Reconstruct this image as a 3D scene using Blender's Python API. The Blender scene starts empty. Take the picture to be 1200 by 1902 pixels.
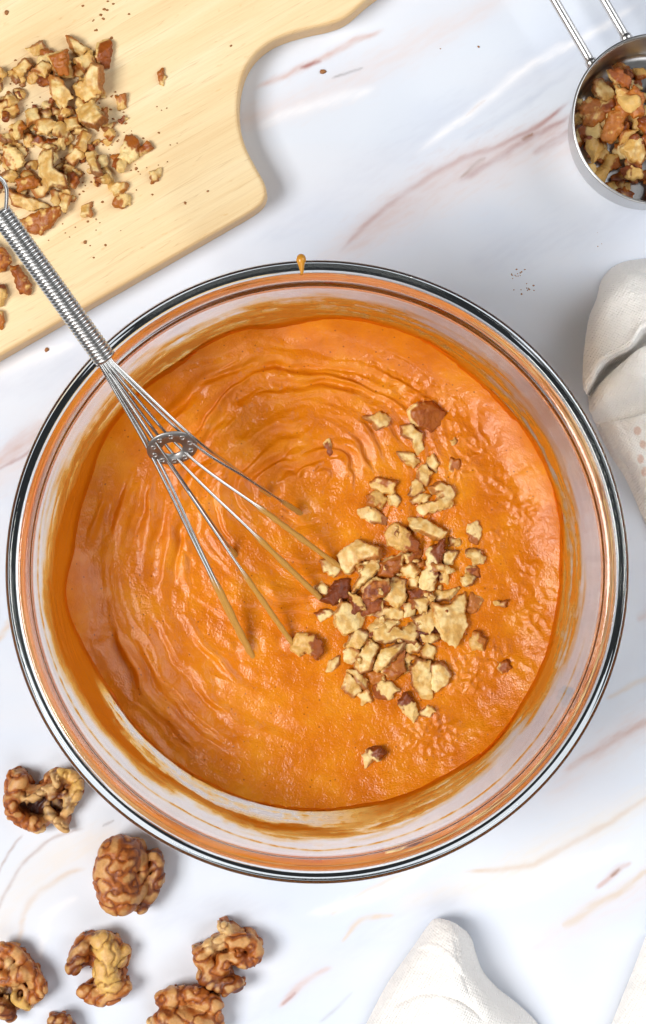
import bpy, math, random
import numpy as np
from mathutils import Vector, Matrix

# ------------------------------------------------------------------ camera, world, lamps, exposure
SC = bpy.context.scene
COL = SC.collection
F = 3799.0            # focal length in photograph pixels; camera 1 m above the table

cam_d = bpy.data.cameras.new("camera")
cam_d.sensor_fit = 'VERTICAL'
cam_d.sensor_height = 24.0
cam_d.lens = 24.0 * F / 1902.0
cam_d.clip_start = 0.01
cam_d.clip_end = 50
cam = bpy.data.objects.new("camera", cam_d)
COL.objects.link(cam)
cam.location = (0, 0, 1.0)
cam.rotation_euler = (0, 0, 0)
SC.camera = cam

world = bpy.data.worlds.new("World")
SC.world = world
world.use_nodes = True
bg = world.node_tree.nodes["Background"]
bg.inputs[0].default_value = (0.82, 0.90, 1.0, 1)
bg.inputs[1].default_value = 0.03


def area_lamp(name, loc, target, sx, sy, power, color):
    d = bpy.data.lights.new(name, 'AREA')
    d.shape = 'RECTANGLE'
    d.size, d.size_y = sx, sy
    d.energy = power
    d.color = color
    o = bpy.data.objects.new(name, d)
    COL.objects.link(o)
    o.location = loc
    o.rotation_euler = (Vector(target) - Vector(loc)).to_track_quat('-Z', 'Y').to_euler()
    return o


area_lamp("window_light", (-1.45, -0.42, 2.00), (0.0, -0.03, 0.03), 1.1, 1.1, 76, (1.0, 0.985, 0.96))
area_lamp("front_light", (0.15, -1.45, 1.35), (0.0, -0.05, 0.03), 1.5, 1.0, 12, (0.97, 0.985, 1.0))
area_lamp("right_light", (1.35, 0.55, 1.20), (0.0, 0.0, 0.03), 1.5, 1.4, 24, (0.94, 0.97, 1.0))

SC.view_settings.view_transform = 'Standard'
SC.view_settings.look = 'None'
SC.view_settings.gamma = 1.0
SC.view_settings.use_curve_mapping = False
SC.view_settings.exposure = -0.2
SC.render.engine = 'CYCLES'
SC.cycles.use_denoising = True
SC.cycles.max_bounces = 26
SC.cycles.transmission_bounces = 24
SC.cycles.glossy_bounces = 24
SC.cycles.transparent_max_bounces = 16
SC.cycles.caustics_refractive = True
SC.cycles.caustics_reflective = True
SC.cycles.blur_glossy = 0.5
SC.cycles.sample_clamp_indirect = 60.0

rng = np.random.default_rng(7)
random.seed(7)


# ------------------------------------------------------------------ helpers
def W(px, py, z=0.0):
    """photograph pixel -> world point at height z"""
    k = (1.0 - z) / F
    return ((px - 600.0) * k, (951.0 - py) * k, z)


def lin(r, g, b):
    def f(c):
        c /= 255.0
        return c / 12.92 if c <= 0.04045 else ((c + 0.055) / 1.055) ** 2.4
    return np.array([f(r), f(g), f(b)])


def sstep(a, b, x):
    t = np.clip((x - a) / (b - a), 0, 1)
    return t * t * (3 - 2 * t)


_perm = np.random.default_rng(3).permutation(256)
_perm = np.concatenate([_perm, _perm, _perm])
_gr = np.random.default_rng(4).normal(size=(256, 3))
_gr /= np.linalg.norm(_gr, axis=1)[:, None]


def perlin(x, y, z=None):
    x = np.asarray(x, float); y = np.asarray(y, float)
    z = np.zeros_like(x) if z is None else np.asarray(z, float)
    xi, yi, zi = np.floor(x).astype(int), np.floor(y).astype(int), np.floor(z).astype(int)
    xf, yf, zf = x - xi, y - yi, z - zi
    u, v, w = (t * t * t * (t * (t * 6 - 15) + 10) for t in (xf, yf, zf))
    def g(i, j, k):
        h = _perm[_perm[_perm[(xi + i) & 255] + ((yi + j) & 255)] + ((zi + k) & 255)]
        G = _gr[h]
        return G[..., 0] * (xf - i) + G[..., 1] * (yf - j) + G[..., 2] * (zf - k)
    def L(a, b, t):
        return a + t * (b - a)
    return L(L(L(g(0, 0, 0), g(1, 0, 0), u), L(g(0, 1, 0), g(1, 1, 0), u), v),
             L(L(g(0, 0, 1), g(1, 0, 1), u), L(g(0, 1, 1), g(1, 1, 1), u), v), w) * 1.6


def fbm(x, y, z=None, o=4):
    s = 0; a = 1.0; f = 1.0; n = 0
    for i in range(o):
        s = s + a * perlin(x * f + 17.3 * i, y * f + 5.1 * i, None if z is None else z * f + 9.7 * i)
        n += a; a *= 0.5; f *= 2.03
    return s / n


def mesh_from(name, V, faces, cols=None, attrs=None, smooth=True):
    me = bpy.data.meshes.new(name)
    V = np.asarray(V, np.float32)
    if isinstance(faces, np.ndarray):
        n, k = faces.shape
        me.vertices.add(len(V)); me.vertices.foreach_set("co", V.ravel())
        me.loops.add(n * k); me.loops.foreach_set("vertex_index", faces.astype(np.int32).ravel())
        me.polygons.add(n)
        me.polygons.foreach_set("loop_start", np.arange(0, n * k, k, dtype=np.int32))
        me.update(calc_edges=True)
    else:
        me.from_pydata([tuple(map(float, v)) for v in V], [], faces)
        me.update()
    me.polygons.foreach_set("use_smooth", [smooth] * len(me.polygons))
    if cols is not None:
        a = me.attributes.new("col", 'FLOAT_COLOR', 'POINT')
        c = np.ones((len(V), 4), np.float32); c[:, :3] = cols
        a.data.foreach_set("color", c.ravel())
    for k, v in (attrs or {}).items():
        a = me.attributes.new(k, 'FLOAT', 'POINT')
        a.data.foreach_set("value", np.asarray(v, np.float32).ravel())
    return me


def obj(name, me, mat=None, parent=None, loc=None):
    o = bpy.data.objects.new(name, me)
    COL.objects.link(o)
    if mat is not None and me is not None and not len(me.materials):
        me.materials.append(mat)
    if parent is not None:
        o.parent = parent
    if loc is not None:
        o.location = loc
    return o


def empty(name, loc=(0, 0, 0)):
    o = bpy.data.objects.new(name, None)
    COL.objects.link(o)
    o.location = loc
    o.empty_display_size = 0.01
    return o


def tag(o, label, cat, group=None):
    o["label"] = label; o["category"] = cat
    if group:
        o["group"] = group
    return o


def grid_faces(nu, nv, closed_u=False):
    """nu columns (u), nv rows (v); vertex index = v*nu+u"""
    u = np.arange(nu if closed_u else nu - 1); v = np.arange(nv - 1)
    U, Vv = np.meshgrid(u, v)
    U = U.ravel(); Vv = Vv.ravel()
    U1 = (U + 1) % nu
    return np.stack([Vv * nu + U, Vv * nu + U1, (Vv + 1) * nu + U1, (Vv + 1) * nu + U], 1)


def catmull(P, n):
    P = np.asarray(P, float)
    if len(P) == 2:
        t = np.linspace(0, 1, n)[:, None]
        return P[0] * (1 - t) + P[1] * t
    Q = np.vstack([2 * P[0] - P[1], P, 2 * P[-1] - P[-2]])
    m = len(P) - 1
    T = np.linspace(0, m, n)
    i = np.minimum(T.astype(int), m - 1); t = (T - i)[:, None]
    a, b, c, d = Q[i], Q[i + 1], Q[i + 2], Q[i + 3]
    return 0.5 * (2 * b + (c - a) * t + (2 * a - 5 * b + 4 * c - d) * t ** 2 + (3 * b - a - 3 * c + d) * t ** 3)


def tube(P, r, ns=10, cap=True):
    """sweep along points P, radius r (scalar or array) -> V, F(list)"""
    P = np.asarray(P, float); n = len(P)
    r = np.broadcast_to(np.asarray(r, float), (n,))
    T = np.gradient(P, axis=0); T /= np.linalg.norm(T, axis=1)[:, None]
    up = np.array([0, 0, 1.0]) if abs(T[0, 2]) < 0.9 else np.array([1.0, 0, 0])
    N = up - T[0] * up.dot(T[0]); N /= np.linalg.norm(N)
    V = []; a = np.linspace(0, 2 * np.pi, ns, endpoint=False)
    for i in range(n):
        N = N - T[i] * N.dot(T[i]); N /= np.linalg.norm(N)
        B = np.cross(T[i], N)
        V.append(P[i] + r[i] * (np.cos(a)[:, None] * N + np.sin(a)[:, None] * B))
    V = np.vstack(V)
    Fc = [list(map(int, f)) for f in grid_faces(ns, n, True)]
    if cap:
        Fc.append(list(range(ns))[::-1]); Fc.append(list(range((n - 1) * ns, n * ns)))
    return V, Fc


def lathe(prof, ns=128):
    prof = np.asarray(prof, float); n = len(prof)
    a = np.linspace(0, 2 * np.pi, ns, endpoint=False)
    V = np.stack([np.outer(prof[:, 0], np.cos(a)), np.outer(prof[:, 0], np.sin(a)),
                  np.repeat(prof[:, 1][:, None], ns, 1)], -1).reshape(-1, 3)
    return V, grid_faces(ns, n, True)[:, ::-1]


def surface_nets(Fd, org, h):
    nx, ny, nz = Fd.shape
    S = Fd < 0
    acc = np.zeros((nx - 1, ny - 1, nz - 1, 3)); cnt = np.zeros((nx - 1, ny - 1, nz - 1))
    def sl(i, n): return slice(i, n - 1 + i)
    for ax in range(3):
        o1, o2 = [a for a in range(3) if a != ax]
        for i in (0, 1):
            for j in (0, 1):
                A = [0, 0, 0]; B = [0, 0, 0]
                A[ax], B[ax] = 0, 1
                A[o1] = B[o1] = i; A[o2] = B[o2] = j
                fa = Fd[sl(A[0], nx), sl(A[1], ny), sl(A[2], nz)]
                fb = Fd[sl(B[0], nx), sl(B[1], ny), sl(B[2], nz)]
                m = (fa < 0) != (fb < 0)
                t = np.where(m, fa / np.where(m, fa - fb, 1), 0)
                p = np.zeros(acc.shape)
                p[..., ax] = t; p[..., o1] = i; p[..., o2] = j
                acc += p * m[..., None]; cnt += m
    act = cnt > 0
    idx = -np.ones(act.shape, int); idx[act] = np.arange(act.sum())
    base = np.stack(np.nonzero(act), 1)
    V = (base + acc[act] / cnt[act][:, None]) * h + org
    quads = []
    for ax in range(3):
        o1, o2 = (ax + 1) % 3, (ax + 2) % 3
        a = np.take(S, range(0, S.shape[ax] - 1), ax); b = np.take(S, range(1, S.shape[ax]), ax)
        I = np.stack(np.nonzero(a != b), 1)
        ok = (I[:, o1] > 0) & (I[:, o2] > 0) & (I[:, o1] < S.shape[o1] - 1) & (I[:, o2] < S.shape[o2] - 1)
        I = I[ok]
        if not len(I):
            continue
        def at(d1, d2):
            J = I.copy(); J[:, o1] += d1; J[:, o2] += d2
            return idx[J[:, 0], J[:, 1], J[:, 2]]
        q = np.stack([at(-1, -1), at(0, -1), at(0, 0), at(-1, 0)], 1)
        flip = ~S[I[:, 0], I[:, 1], I[:, 2]]
        q[flip] = q[flip][:, ::-1]
        quads.append(q)
    return V, np.vstack(quads)


# ------------------------------------------------------------------ materials
def new_mat(name):
    m = bpy.data.materials.new(name); m.use_nodes = True
    nt = m.node_tree
    return m, nt, nt.nodes["Principled BSDF"]


def N(nt, t, **kw):
    n = nt.nodes.new(t)
    for k, v in kw.items():
        if isinstance(k, str) and hasattr(n, k):
            setattr(n, k, v)
    return n


def noise(nt, scale, detail=3, rough=0.55, vec=None, dist=0.0):
    n = N(nt, "ShaderNodeTexNoise")
    n.inputs["Scale"].default_value = scale; n.inputs["Detail"].default_value = detail
    n.inputs["Roughness"].default_value = rough; n.inputs["Distortion"].default_value = dist
    if vec is not None:
        nt.links.new(vec, n.inputs["Vector"])
    return n


def ramp(nt, src, stops):
    r = N(nt, "ShaderNodeValToRGB")
    nt.links.new(src, r.inputs[0])
    while len(r.color_ramp.elements) > 1:
        r.color_ramp.elements.remove(r.color_ramp.elements[-1])
    for i, (p, c) in enumerate(stops):
        e = r.color_ramp.elements[0] if i == 0 else r.color_ramp.elements.new(p)
        e.position = p
        e.color = (*c, 1) if len(c) == 3 else c
    return r


def mix(nt, fac, a, b, mode='MIX'):
    n = N(nt, "ShaderNodeMix", data_type='RGBA', blend_type=mode)
    for s, v in ((n.inputs[0], fac), (n.inputs[6], a), (n.inputs[7], b)):
        if hasattr(v, "links"):
            nt.links.new(v, s)
        elif isinstance(v, (int, float)):
            s.default_value = v
        else:
            s.default_value = (*v, 1)
    return n.outputs[2]


def bump(nt, h, dist, strength=1.0, normal=None):
    b = N(nt, "ShaderNodeBump")
    b.inputs["Distance"].default_value = dist; b.inputs["Strength"].default_value = strength
    nt.links.new(h, b.inputs["Height"])
    if normal is not None:
        nt.links.new(normal, b.inputs["Normal"])
    return b.outputs[0]


def attr(nt, name):
    return N(nt, "ShaderNodeAttribute", attribute_name=name)


def objco(nt):
    return N(nt, "ShaderNodeTexCoord").outputs["Object"]


def mapping(nt, vec, scale=(1, 1, 1), rot=(0, 0, 0)):
    m = N(nt, "ShaderNodeMapping")
    m.inputs["Scale"].default_value = scale; m.inputs["Rotation"].default_value = rot
    nt.links.new(vec, m.inputs["Vector"])
    return m.outputs[0]


def mat_marble():
    m, nt, p = new_mat("marble")
    co = objco(nt)
    c = attr(nt, "col").outputs["Color"]
    n1 = noise(nt, 9, 5, 0.6, mapping(nt, co, (0.5, 2.4, 1), (0, 0, math.radians(-31))), 0.8)
    c = mix(nt, ramp(nt, n1.outputs[0], [(0.42, (0, 0, 0)), (0.72, (0.5, 0.5, 0.5))]).outputs[0], c, tuple(lin(226, 226, 232)))
    n2 = noise(nt, 900, 2)
    c = mix(nt, ramp(nt, n2.outputs[0], [(0.72, (0, 0, 0)), (0.8, (0.25, 0.25, 0.25))]).outputs[0], c, tuple(lin(190, 185, 180)))
    nt.links.new(c, p.inputs["Base Color"])
    p.inputs["Roughness"].default_value = 0.42
    p.inputs["Specular IOR Level"].default_value = 0.35
    return m


def mat_wood():
    m, nt, p = new_mat("pale_wood")
    co = objco(nt)
    g1 = noise(nt, 22, 4, 0.6, mapping(nt, co, (0.25, 3.0, 1)), 0.6)
    g2 = noise(nt, 160, 4, 0.65, mapping(nt, co, (0.12, 3.0, 1)), 0.2)
    c = ramp(nt, g1.outputs[0], [(0.3, tuple(lin(236, 204, 154))), (0.5, tuple(lin(243, 217, 170))), (0.68, tuple(lin(247, 226, 184)))]).outputs[0]
    c = mix(nt, ramp(nt, g2.outputs[0], [(0.5, (0, 0, 0)), (0.8, (0.35, 0.35, 0.35))]).outputs[0], c, tuple(lin(214, 170, 112)))
    st = noise(nt, 60, 2, 0.5)
    c = mix(nt, ramp(nt, st.outputs[0], [(0.66, (0, 0, 0)), (0.78, (0.4, 0.4, 0.4))]).outputs[0], c, tuple(lin(222, 170, 100)))
    kn = noise(nt, 75, 1, 0.4, mapping(nt, co, (0.18, 7.0, 1), (0, 0, 0.5)))
    c = mix(nt, ramp(nt, kn.outputs[0], [(0.488, (0, 0, 0)), (0.5, (0.3, 0.3, 0.3)), (0.512, (0, 0, 0))]).outputs[0], c, tuple(lin(190, 140, 86)))
    e = attr(nt, "edge").outputs["Fac"]
    c = mix(nt, e, c, tuple(lin(214, 160, 92)))
    nt.links.new(c, p.inputs["Base Color"])
    p.inputs["Roughness"].default_value = 0.5
    p.inputs["Specular IOR Level"].default_value = 0.3
    scr = noise(nt, 120, 2, 0.5, mapping(nt, co, (0.15, 6.0, 1), (0, 0, 0.12)))
    nt.links.new(bump(nt, scr.outputs[0], 0.0004, 0.35, bump(nt, g2.outputs[0], 0.0004, 0.4)), p.inputs["Normal"])
    return m


def mat_glass():
    m, nt, p = new_mat("clear_glass")
    nt.nodes.remove(p)
    g = N(nt, "ShaderNodeBsdfGlass")
    g.inputs["Color"].default_value = (0.985, 0.99, 0.98, 1)
    g.inputs["Roughness"].default_value = 0.0
    g.inputs["IOR"].default_value = 1.47
    nt.links.new(g.outputs[0], nt.nodes["Material Output"].inputs[0])
    return m


BAT = lin(226, 128, 38)


def batter_color(nt):
    co = objco(nt)
    a = noise(nt, 55, 5, 0.6, co)
    c = ramp(nt, a.outputs[0], [(0.3, tuple(lin(200, 104, 3))), (0.5, tuple(lin(214, 119, 6))), (0.72, tuple(lin(224, 138, 20)))]).outputs[0]
    v = N(nt, "ShaderNodeTexVoronoi"); v.inputs["Scale"].default_value = 330
    nt.links.new(co, v.inputs["Vector"])
    sp = ramp(nt, v.outputs["Distance"], [(0.0, (1, 1, 1)), (0.10, (0.8, 0.8, 0.8)), (0.16, (0, 0, 0))])
    sel = ramp(nt, v.outputs["Color"], [(0.62, (0, 0, 0)), (0.7, (0.85, 0.85, 0.85))])
    f = mix(nt, 1.0, sp.outputs[0], sel.outputs[0], 'MULTIPLY')
    c = mix(nt, f, c, tuple(lin(120, 52, 10)))
    return c


def mat_batter():
    m, nt, p = new_mat("batter")
    nt.links.new(batter_color(nt), p.inputs["Base Color"])
    p.inputs["Roughness"].default_value = 0.22
    p.inputs["Specular IOR Level"].default_value = 0.5
    p.inputs["Subsurface Weight"].default_value = 0.0
    p.inputs["Subsurface Radius"].default_value = (1.0, 0.4, 0.1)
    p.inputs["Subsurface Scale"].default_value = 0.003
    a = noise(nt, 620, 2, 0.5)
    b = noise(nt, 210, 2, 0.5)
    n = bump(nt, b.outputs[0], 0.0010, 0.3)
    nt.links.new(bump(nt, a.outputs[0], 0.0003, 0.25, n), p.inputs["Normal"])
    return m


def mat_smear():
    m, nt, p = new_mat("batter_smear")
    c = mix(nt, 0.65, batter_color(nt), tuple(lin(255, 136, 6)))
    th = attr(nt, "thick").outputs["Fac"]
    c = mix(nt, ramp(nt, th, [(0.3, (1, 1, 1)), (0.9, (0, 0, 0))]).outputs[0], c, tuple(lin(255, 172, 28)))
    # where there is no batter a faint pale film of sugar and flour is left on the glass
    c = mix(nt, ramp(nt, th, [(0.0, (1, 1, 1)), (0.12, (0, 0, 0))]).outputs[0], c, tuple(lin(240, 226, 220)))
    nt.links.new(c, p.inputs["Base Color"])
    p.inputs["Roughness"].default_value = 0.3
    tr = N(nt, "ShaderNodeBsdfTranslucent"); nt.links.new(c, tr.inputs["Color"])
    ms = N(nt, "ShaderNodeMixShader"); ms.inputs[0].default_value = 0.5
    nt.links.new(p.outputs[0], ms.inputs[1]); nt.links.new(tr.outputs[0], ms.inputs[2])
    tp = N(nt, "ShaderNodeBsdfTransparent")
    # a thin coat lets light through and tints it yellow
    nt.links.new(ramp(nt, th, [(0.0, (1, 1, 1)), (0.12, (1.0, 0.92, 0.74)), (0.5, (1.0, 0.60, 0.16))]).outputs[0], tp.inputs["Color"])
    ma = N(nt, "ShaderNodeMixShader")
    nt.links.new(attr(nt, "alpha").outputs["Fac"], ma.inputs[0])
    nt.links.new(tp.outputs[0], ma.inputs[1]); nt.links.new(ms.outputs[0], ma.inputs[2])
    nt.links.new(ma.outputs[0], nt.nodes["Material Output"].inputs[0])
    a = noise(nt, 300, 3, 0.6)
    nt.links.new(bump(nt, a.outputs[0], 0.0005, 0.4), p.inputs["Normal"])
    return m


def mat_steel(name, rough=0.22, col=(0.62, 0.61, 0.6), coat_attr=False):
    m, nt, p = new_mat(name)
    p.inputs["Metallic"].default_value = 1.0
    p.inputs["Base Color"].default_value = (*col, 1)
    n = noise(nt, 250, 3)
    r = N(nt, "ShaderNodeMapRange")
    r.inputs[3].default_value = rough * 0.7; r.inputs[4].default_value = rough * 1.4
    nt.links.new(n.outputs[0], r.inputs[0]); nt.links.new(r.outputs[0], p.inputs["Roughness"])
    if coat_attr:   # dried batter stuck on the wire
        f = attr(nt, "coat").outputs["Fac"]
        q = N(nt, "ShaderNodeBsdfPrincipled")
        cn = noise(nt, 500, 3)
        nt.links.new(ramp(nt, cn.outputs[0], [(0.35, tuple(lin(196, 128, 36))), (0.65, tuple(lin(214, 168, 84)))]).outputs[0], q.inputs["Base Color"])
        q.inputs["Roughness"].default_value = 0.4
        nt.links.new(bump(nt, cn.outputs[0], 0.0006, 0.8), q.inputs["Normal"])
        s = N(nt, "ShaderNodeMixShader")
        nt.links.new(f, s.inputs[0]); nt.links.new(p.outputs[0], s.inputs[1]); nt.links.new(q.outputs[0], s.inputs[2])
        nt.links.new(s.outputs[0], nt.nodes["Material Output"].inputs[0])
    return m


def mat_nut():
    m, nt, p = new_mat("walnut")
    co = objco(nt)
    c = attr(nt, "col").outputs["Color"]
    a = noise(nt, 420, 4, 0.65, co)
    c = mix(nt, 0.4, c, ramp(nt, a.outputs[0], [(0.3, (0.58, 0.5, 0.42)), (0.55, (1, 1, 1)), (0.8, (1.12, 1.1, 1.06))]).outputs[0], 'MULTIPLY')
    nt.links.new(c, p.inputs["Base Color"])
    p.inputs["Roughness"].default_value = 0.45
    p.inputs["Specular IOR Level"].default_value = 0.5
    p.inputs["Subsurface Weight"].default_value = 0.12
    p.inputs["Subsurface Radius"].default_value = (1.0, 0.6, 0.3)
    p.inputs["Subsurface Scale"].default_value = 0.0015
    b = noise(nt, 900, 3, 0.6, co)
    nt.links.new(bump(nt, a.outputs[0], 0.0008, 0.45, bump(nt, b.outputs[0], 0.0003, 0.4)), p.inputs["Normal"])
    return m


def mat_cloth():
    m, nt, p = new_mat("cotton_cloth")
    c = attr(nt, "col").outputs["Color"]
    nt.links.new(c, p.inputs["Base Color"])
    p.inputs["Roughness"].default_value = 0.9
    p.inputs["Specular IOR Level"].default_value = 0.1
    p.inputs["Sheen Weight"].default_value = 0.25
    uv = N(nt, "ShaderNodeUVMap")
    co = objco(nt)
    w1 = N(nt, "ShaderNodeTexWave"); w1.inputs["Scale"].default_value = 270; w1.inputs["Distortion"].default_value = 1.5
    w2 = N(nt, "ShaderNodeTexWave", bands_direction='Y'); w2.inputs["Scale"].default_value = 270; w2.inputs["Distortion"].default_value = 1.5
    v = mapping(nt, co, (1, 1, 1), (0, 0, 0.5))
    nt.links.new(v, w1.inputs["Vector"]); nt.links.new(v, w2.inputs["Vector"])
    h = mix(nt, 0.5, w1.outputs[0], w2.outputs[0], 'ADD')
    b = noise(nt, 110, 5, 0.65, co)
    nt.links.new(bump(nt, h, 0.0004, 0.5, bump(nt, b.outputs[0], 0.005, 0.5)), p.inputs["Normal"])
    return m


def mat_crumb():
    m, nt, p = new_mat("crumb_brown")
    a = noise(nt, 300, 2)
    nt.links.new(ramp(nt, a.outputs[0], [(0.35, tuple(lin(120, 66, 26))), (0.65, tuple(lin(186, 128, 70)))]).outputs[0], p.inputs["Base Color"])
    p.inputs["Roughness"].default_value = 0.6
    return m


M_MARBLE, M_WOOD, M_GLASS, M_BATTER, M_SMEAR = mat_marble(), mat_wood(), mat_glass(), mat_batter(), mat_smear()
M_STEEL = mat_steel("brushed_steel", 0.3)
M_WIRE = mat_steel("whisk_wire_steel", 0.22, (0.66, 0.65, 0.63), True)
M_DRIP, _nt, _p = new_mat("dried_batter")
_p.inputs["Base Color"].default_value = (*lin(206, 140, 44), 1)
_p.inputs["Roughness"].default_value = 0.25
M_DISC = mat_steel("dull_steel", 0.4, (0.36, 0.35, 0.34))
M_NUT, M_CLOTH, M_CRUMB = mat_nut(), mat_cloth(), mat_crumb()


# ------------------------------------------------------------------ table with marble veins
def build_table():
    fx = np.arange(-0.185, 0.1851, 0.0008); fy = np.arange(-0.275, 0.2751, 0.0008)
    out = np.array([0.2, 0.23, 0.28, 0.33, 0.42])
    xs = np.concatenate([-out[::-1], fx, out]); ys = np.concatenate([-out[out > 0.28][::-1], fy, out[out > 0.28]])
    X, Y = np.meshgrid(xs, ys)
    PX = 600 + X * F; PY = 951 - Y * F
    wx = 9 * fbm(PX / 90, PY / 90, o=3); wy = 9 * fbm(PX / 90 + 40, PY / 90 + 13, o=3)
    QX, QY = PX + wx, PY + wy
    base = np.empty(X.shape + (3,)); base[:] = lin(224, 230, 240)
    cool = sstep(-0.25, 0.5, fbm(PX / 380, PY / 260 + 3, o=3))[..., None]
    base = base * (1 - 0.5 * cool) + lin(206, 216, 234) * 0.5 * cool
    red, brn, pink, beige, grey, white = lin(158, 92, 84), lin(150, 106, 80), lin(208, 184, 180), lin(218, 204, 192), lin(160, 156, 160), lin(246, 246, 250)
    haze_g, haze_p, haze_b = lin(206, 212, 226), lin(226, 212, 210), lin(232, 222, 210)
    veins = [  # points
        ([(440, 470), (600, 380), (800, 250), (1100, 60), (1300, -40)], 34, haze_g, 0.55),
        ([(420, 230), (560, 190), (760, 90), (980, -30)], 26, haze_p, 0.5),
        ([(560, 520), (700, 430), (900, 320), (1100, 250), (1300, 120)], 40, haze_p, 0.5),
        ([(860, 500), (1000, 450), (1250, 380)], 36, haze_g, 0.5),
        ([(-60, 920), (60, 840), (200, 700), (320, 600)], 36, haze_p, 0.5),
        ([(-60, 740), (100, 690), (260, 600)], 24, haze_g, 0.45),
        ([(700, 1690), (900, 1640), (1060, 1560), (1280, 1440)], 30, haze_b, 0.55),
        ([(960, 1780), (1100, 1700), (1280, 1590)], 30, haze_p, 0.5),
        ([(1000, 1500), (1150, 1370), (1300, 1300)], 28, haze_p, 0.5),
        ([(-40, 1820), (20, 1680), (120, 1590), (240, 1540)], 30, haze_b, 0.5),
        ([(430, 1920), (560, 1820), (720, 1720), (900, 1660)], 30, haze_g, 0.5),
        ([(260, 1720), (400, 1690), (560, 1680)], 26, haze_g, 0.4),
        # sharp strands: points, half width px, colour, strength
        ([(625, 478), (690, 408), (800, 326), (900, 282), (1000, 232), (1068, 182)], 5, red, 0.75),
        ([(625, 485), (700, 412), (810, 335), (910, 290), (1000, 248), (1075, 205)], 26, pink, 0.6),
        ([(840, 345), (930, 292), (985, 256), (1075, 205)], 5, red, 0.5),
        ([(850, 335), (890, 302), (905, 292)], 3, brn, 0.55),
        ([(968, 262), (990, 246)], 4, brn, 0.7),
        ([(985, 290), (1030, 262), (1075, 232)], 8, red, 0.35),
        ([(865, 218), (905, 184)], 2.5, brn, 0.8),
        ([(760, 290), (870, 215), (960, 140), (1080, 70), (1200, 0)], 9, white, 0.8),
        ([(850, 270), (960, 200), (1080, 120)], 6, lin(205, 212, 226), 0.6),
        ([(467, 172), (555, 126), (640, 86), (720, 50)], 6, pink, 0.8),
        ([(552, 127), (597, 110)], 3.5, red, 0.75),
        ([(612, 145), (675, 124)], 2, grey, 0.7),
        ([(470, 240), (600, 190), (700, 160)], 10, white, 0.6),
        ([(-20, 870), (50, 815), (90, 785)], 16, pink, 0.75),
        ([(-20, 880), (48, 843), (80, 826)], 3, red, 0.5),
        ([(850, 1617), (920, 1617), (995, 1605), (1060, 1568), (1177, 1500), (1260, 1440)], 5, beige, 1.0),
        ([(1105, 1652), (1146, 1616), (1175, 1600)], 6, pink, 0.8),
        ([(1135, 1625), (1155, 1611)], 2.5, brn, 0.7),
        ([(1040, 1722), (1060, 1712), (1130, 1668), (1230, 1600)], 7, beige, 1.0),
        ([(1040, 1440), (1100, 1398), (1160, 1362), (1240, 1325)], 8, pink, 0.9),
        ([(1120, 1300), (1240, 1240)], 5, beige, 0.6),
        ([(1180, 1150), (1240, 1120)], 10, pink, 0.4),
        ([(630, 1750), (677, 1711), (735, 1698)], 5, beige, 0.9),
        ([(610, 1700), (640, 1682), (724, 1635), (760, 1622)], 4, beige, 0.8),
        ([(515, 1875), (560, 1828), (620, 1795)], 7, pink, 0.95),
        ([(522, 1868), (548, 1842)], 2.5, red, 0.5),
        ([(590, 1905), (660, 1840)], 3, grey, 0.35),
        ([(-10, 1640), (5, 1605), (22, 1575), (45, 1549)], 2.5, brn, 0.5),
        ([(-20, 1730), (0, 1683), (26, 1631), (74, 1579), (115, 1550), (160, 1535)], 3, brn, 0.45),
        ([(30, 1760), (36, 1735), (52, 1675), (108, 1631), (165, 1612)], 5, beige, 0.9),
        ([(70, 1790), (90, 1700), (150, 1660)], 9, white, 0.7),
        ([(190, 1535), (215, 1525)], 2, grey, 0.6),
        ([(-10, 1200), (15, 1160), (40, 1130)], 6, beige, 0.8),
        ([(-30, 700), (60, 665), (150, 640)], 10, white, 0.8),
        ([(900, 1680), (1000, 1640), (1180, 1560)], 14, white, 0.7),
        ([(560, 1700), (700, 1660), (860, 1560)], 10, white, 0.6),
        ([(-500, 300), (-200, 150), (0, -60), (200, -300)], 8, pink, 0.7),
        ([(900, 2200), (1200, 2050), (1600, 1900)], 8, beige, 0.9),
        ([(1210, 420), (1400, 330), (1700, 250)], 8, pink, 0.7),
        ([(1210, 1100), (1500, 900), (1800, 820)], 7, beige, 0.9),
    ]
    strk = fbm((PX * 0.85 - PY * 0.52) / 40, (PX * 0.52 + PY * 0.85) / 9, o=3)
    for pts, hw, c, s in veins:
        P = catmull([(a, b) for a, b in pts], 24)
        bx0, bx1 = P[:, 0].min() - hw * 5 - 14, P[:, 0].max() + hw * 5 + 14
        by0, by1 = P[:, 1].min() - hw * 5 - 14, P[:, 1].max() + hw * 5 + 14
        msk = (QX > bx0) & (QX < bx1) & (QY > by0) & (QY < by1)
        if not msk.any():
            continue
        qx, qy = QX[msk], QY[msk]
        best = np.full(qx.shape, 1e9); tt = np.zeros(qx.shape)
        for i in range(len(P) - 1):
            a, b = P[i], P[i + 1]; ab = b - a
            t = np.clip(((qx - a[0]) * ab[0] + (qy - a[1]) * ab[1]) / ab.dot(ab), 0, 1)
            d = np.hypot(qx - a[0] - t * ab[0], qy - a[1] - t * ab[1])
            m2 = d < best
            best[m2] = d[m2]; tt[m2] = (i + t[m2]) / (len(P) - 1)
        wv = 1.35 * hw * (0.75 + 0.6 * np.abs(strk[msk])) * (0.35 + 0.65 * np.sin(np.pi * np.clip(tt, 0.04, 0.96)) ** 0.6)
        k = s * np.exp(-(best / wv) ** 2) * sstep(0, 0.12, tt) * sstep(0, 0.12, 1 - tt) * np.clip(1.0 + 0.8 * strk[msk], 0.2, 1.2)
        k = np.clip(k, 0, 1)[:, None]
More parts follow.
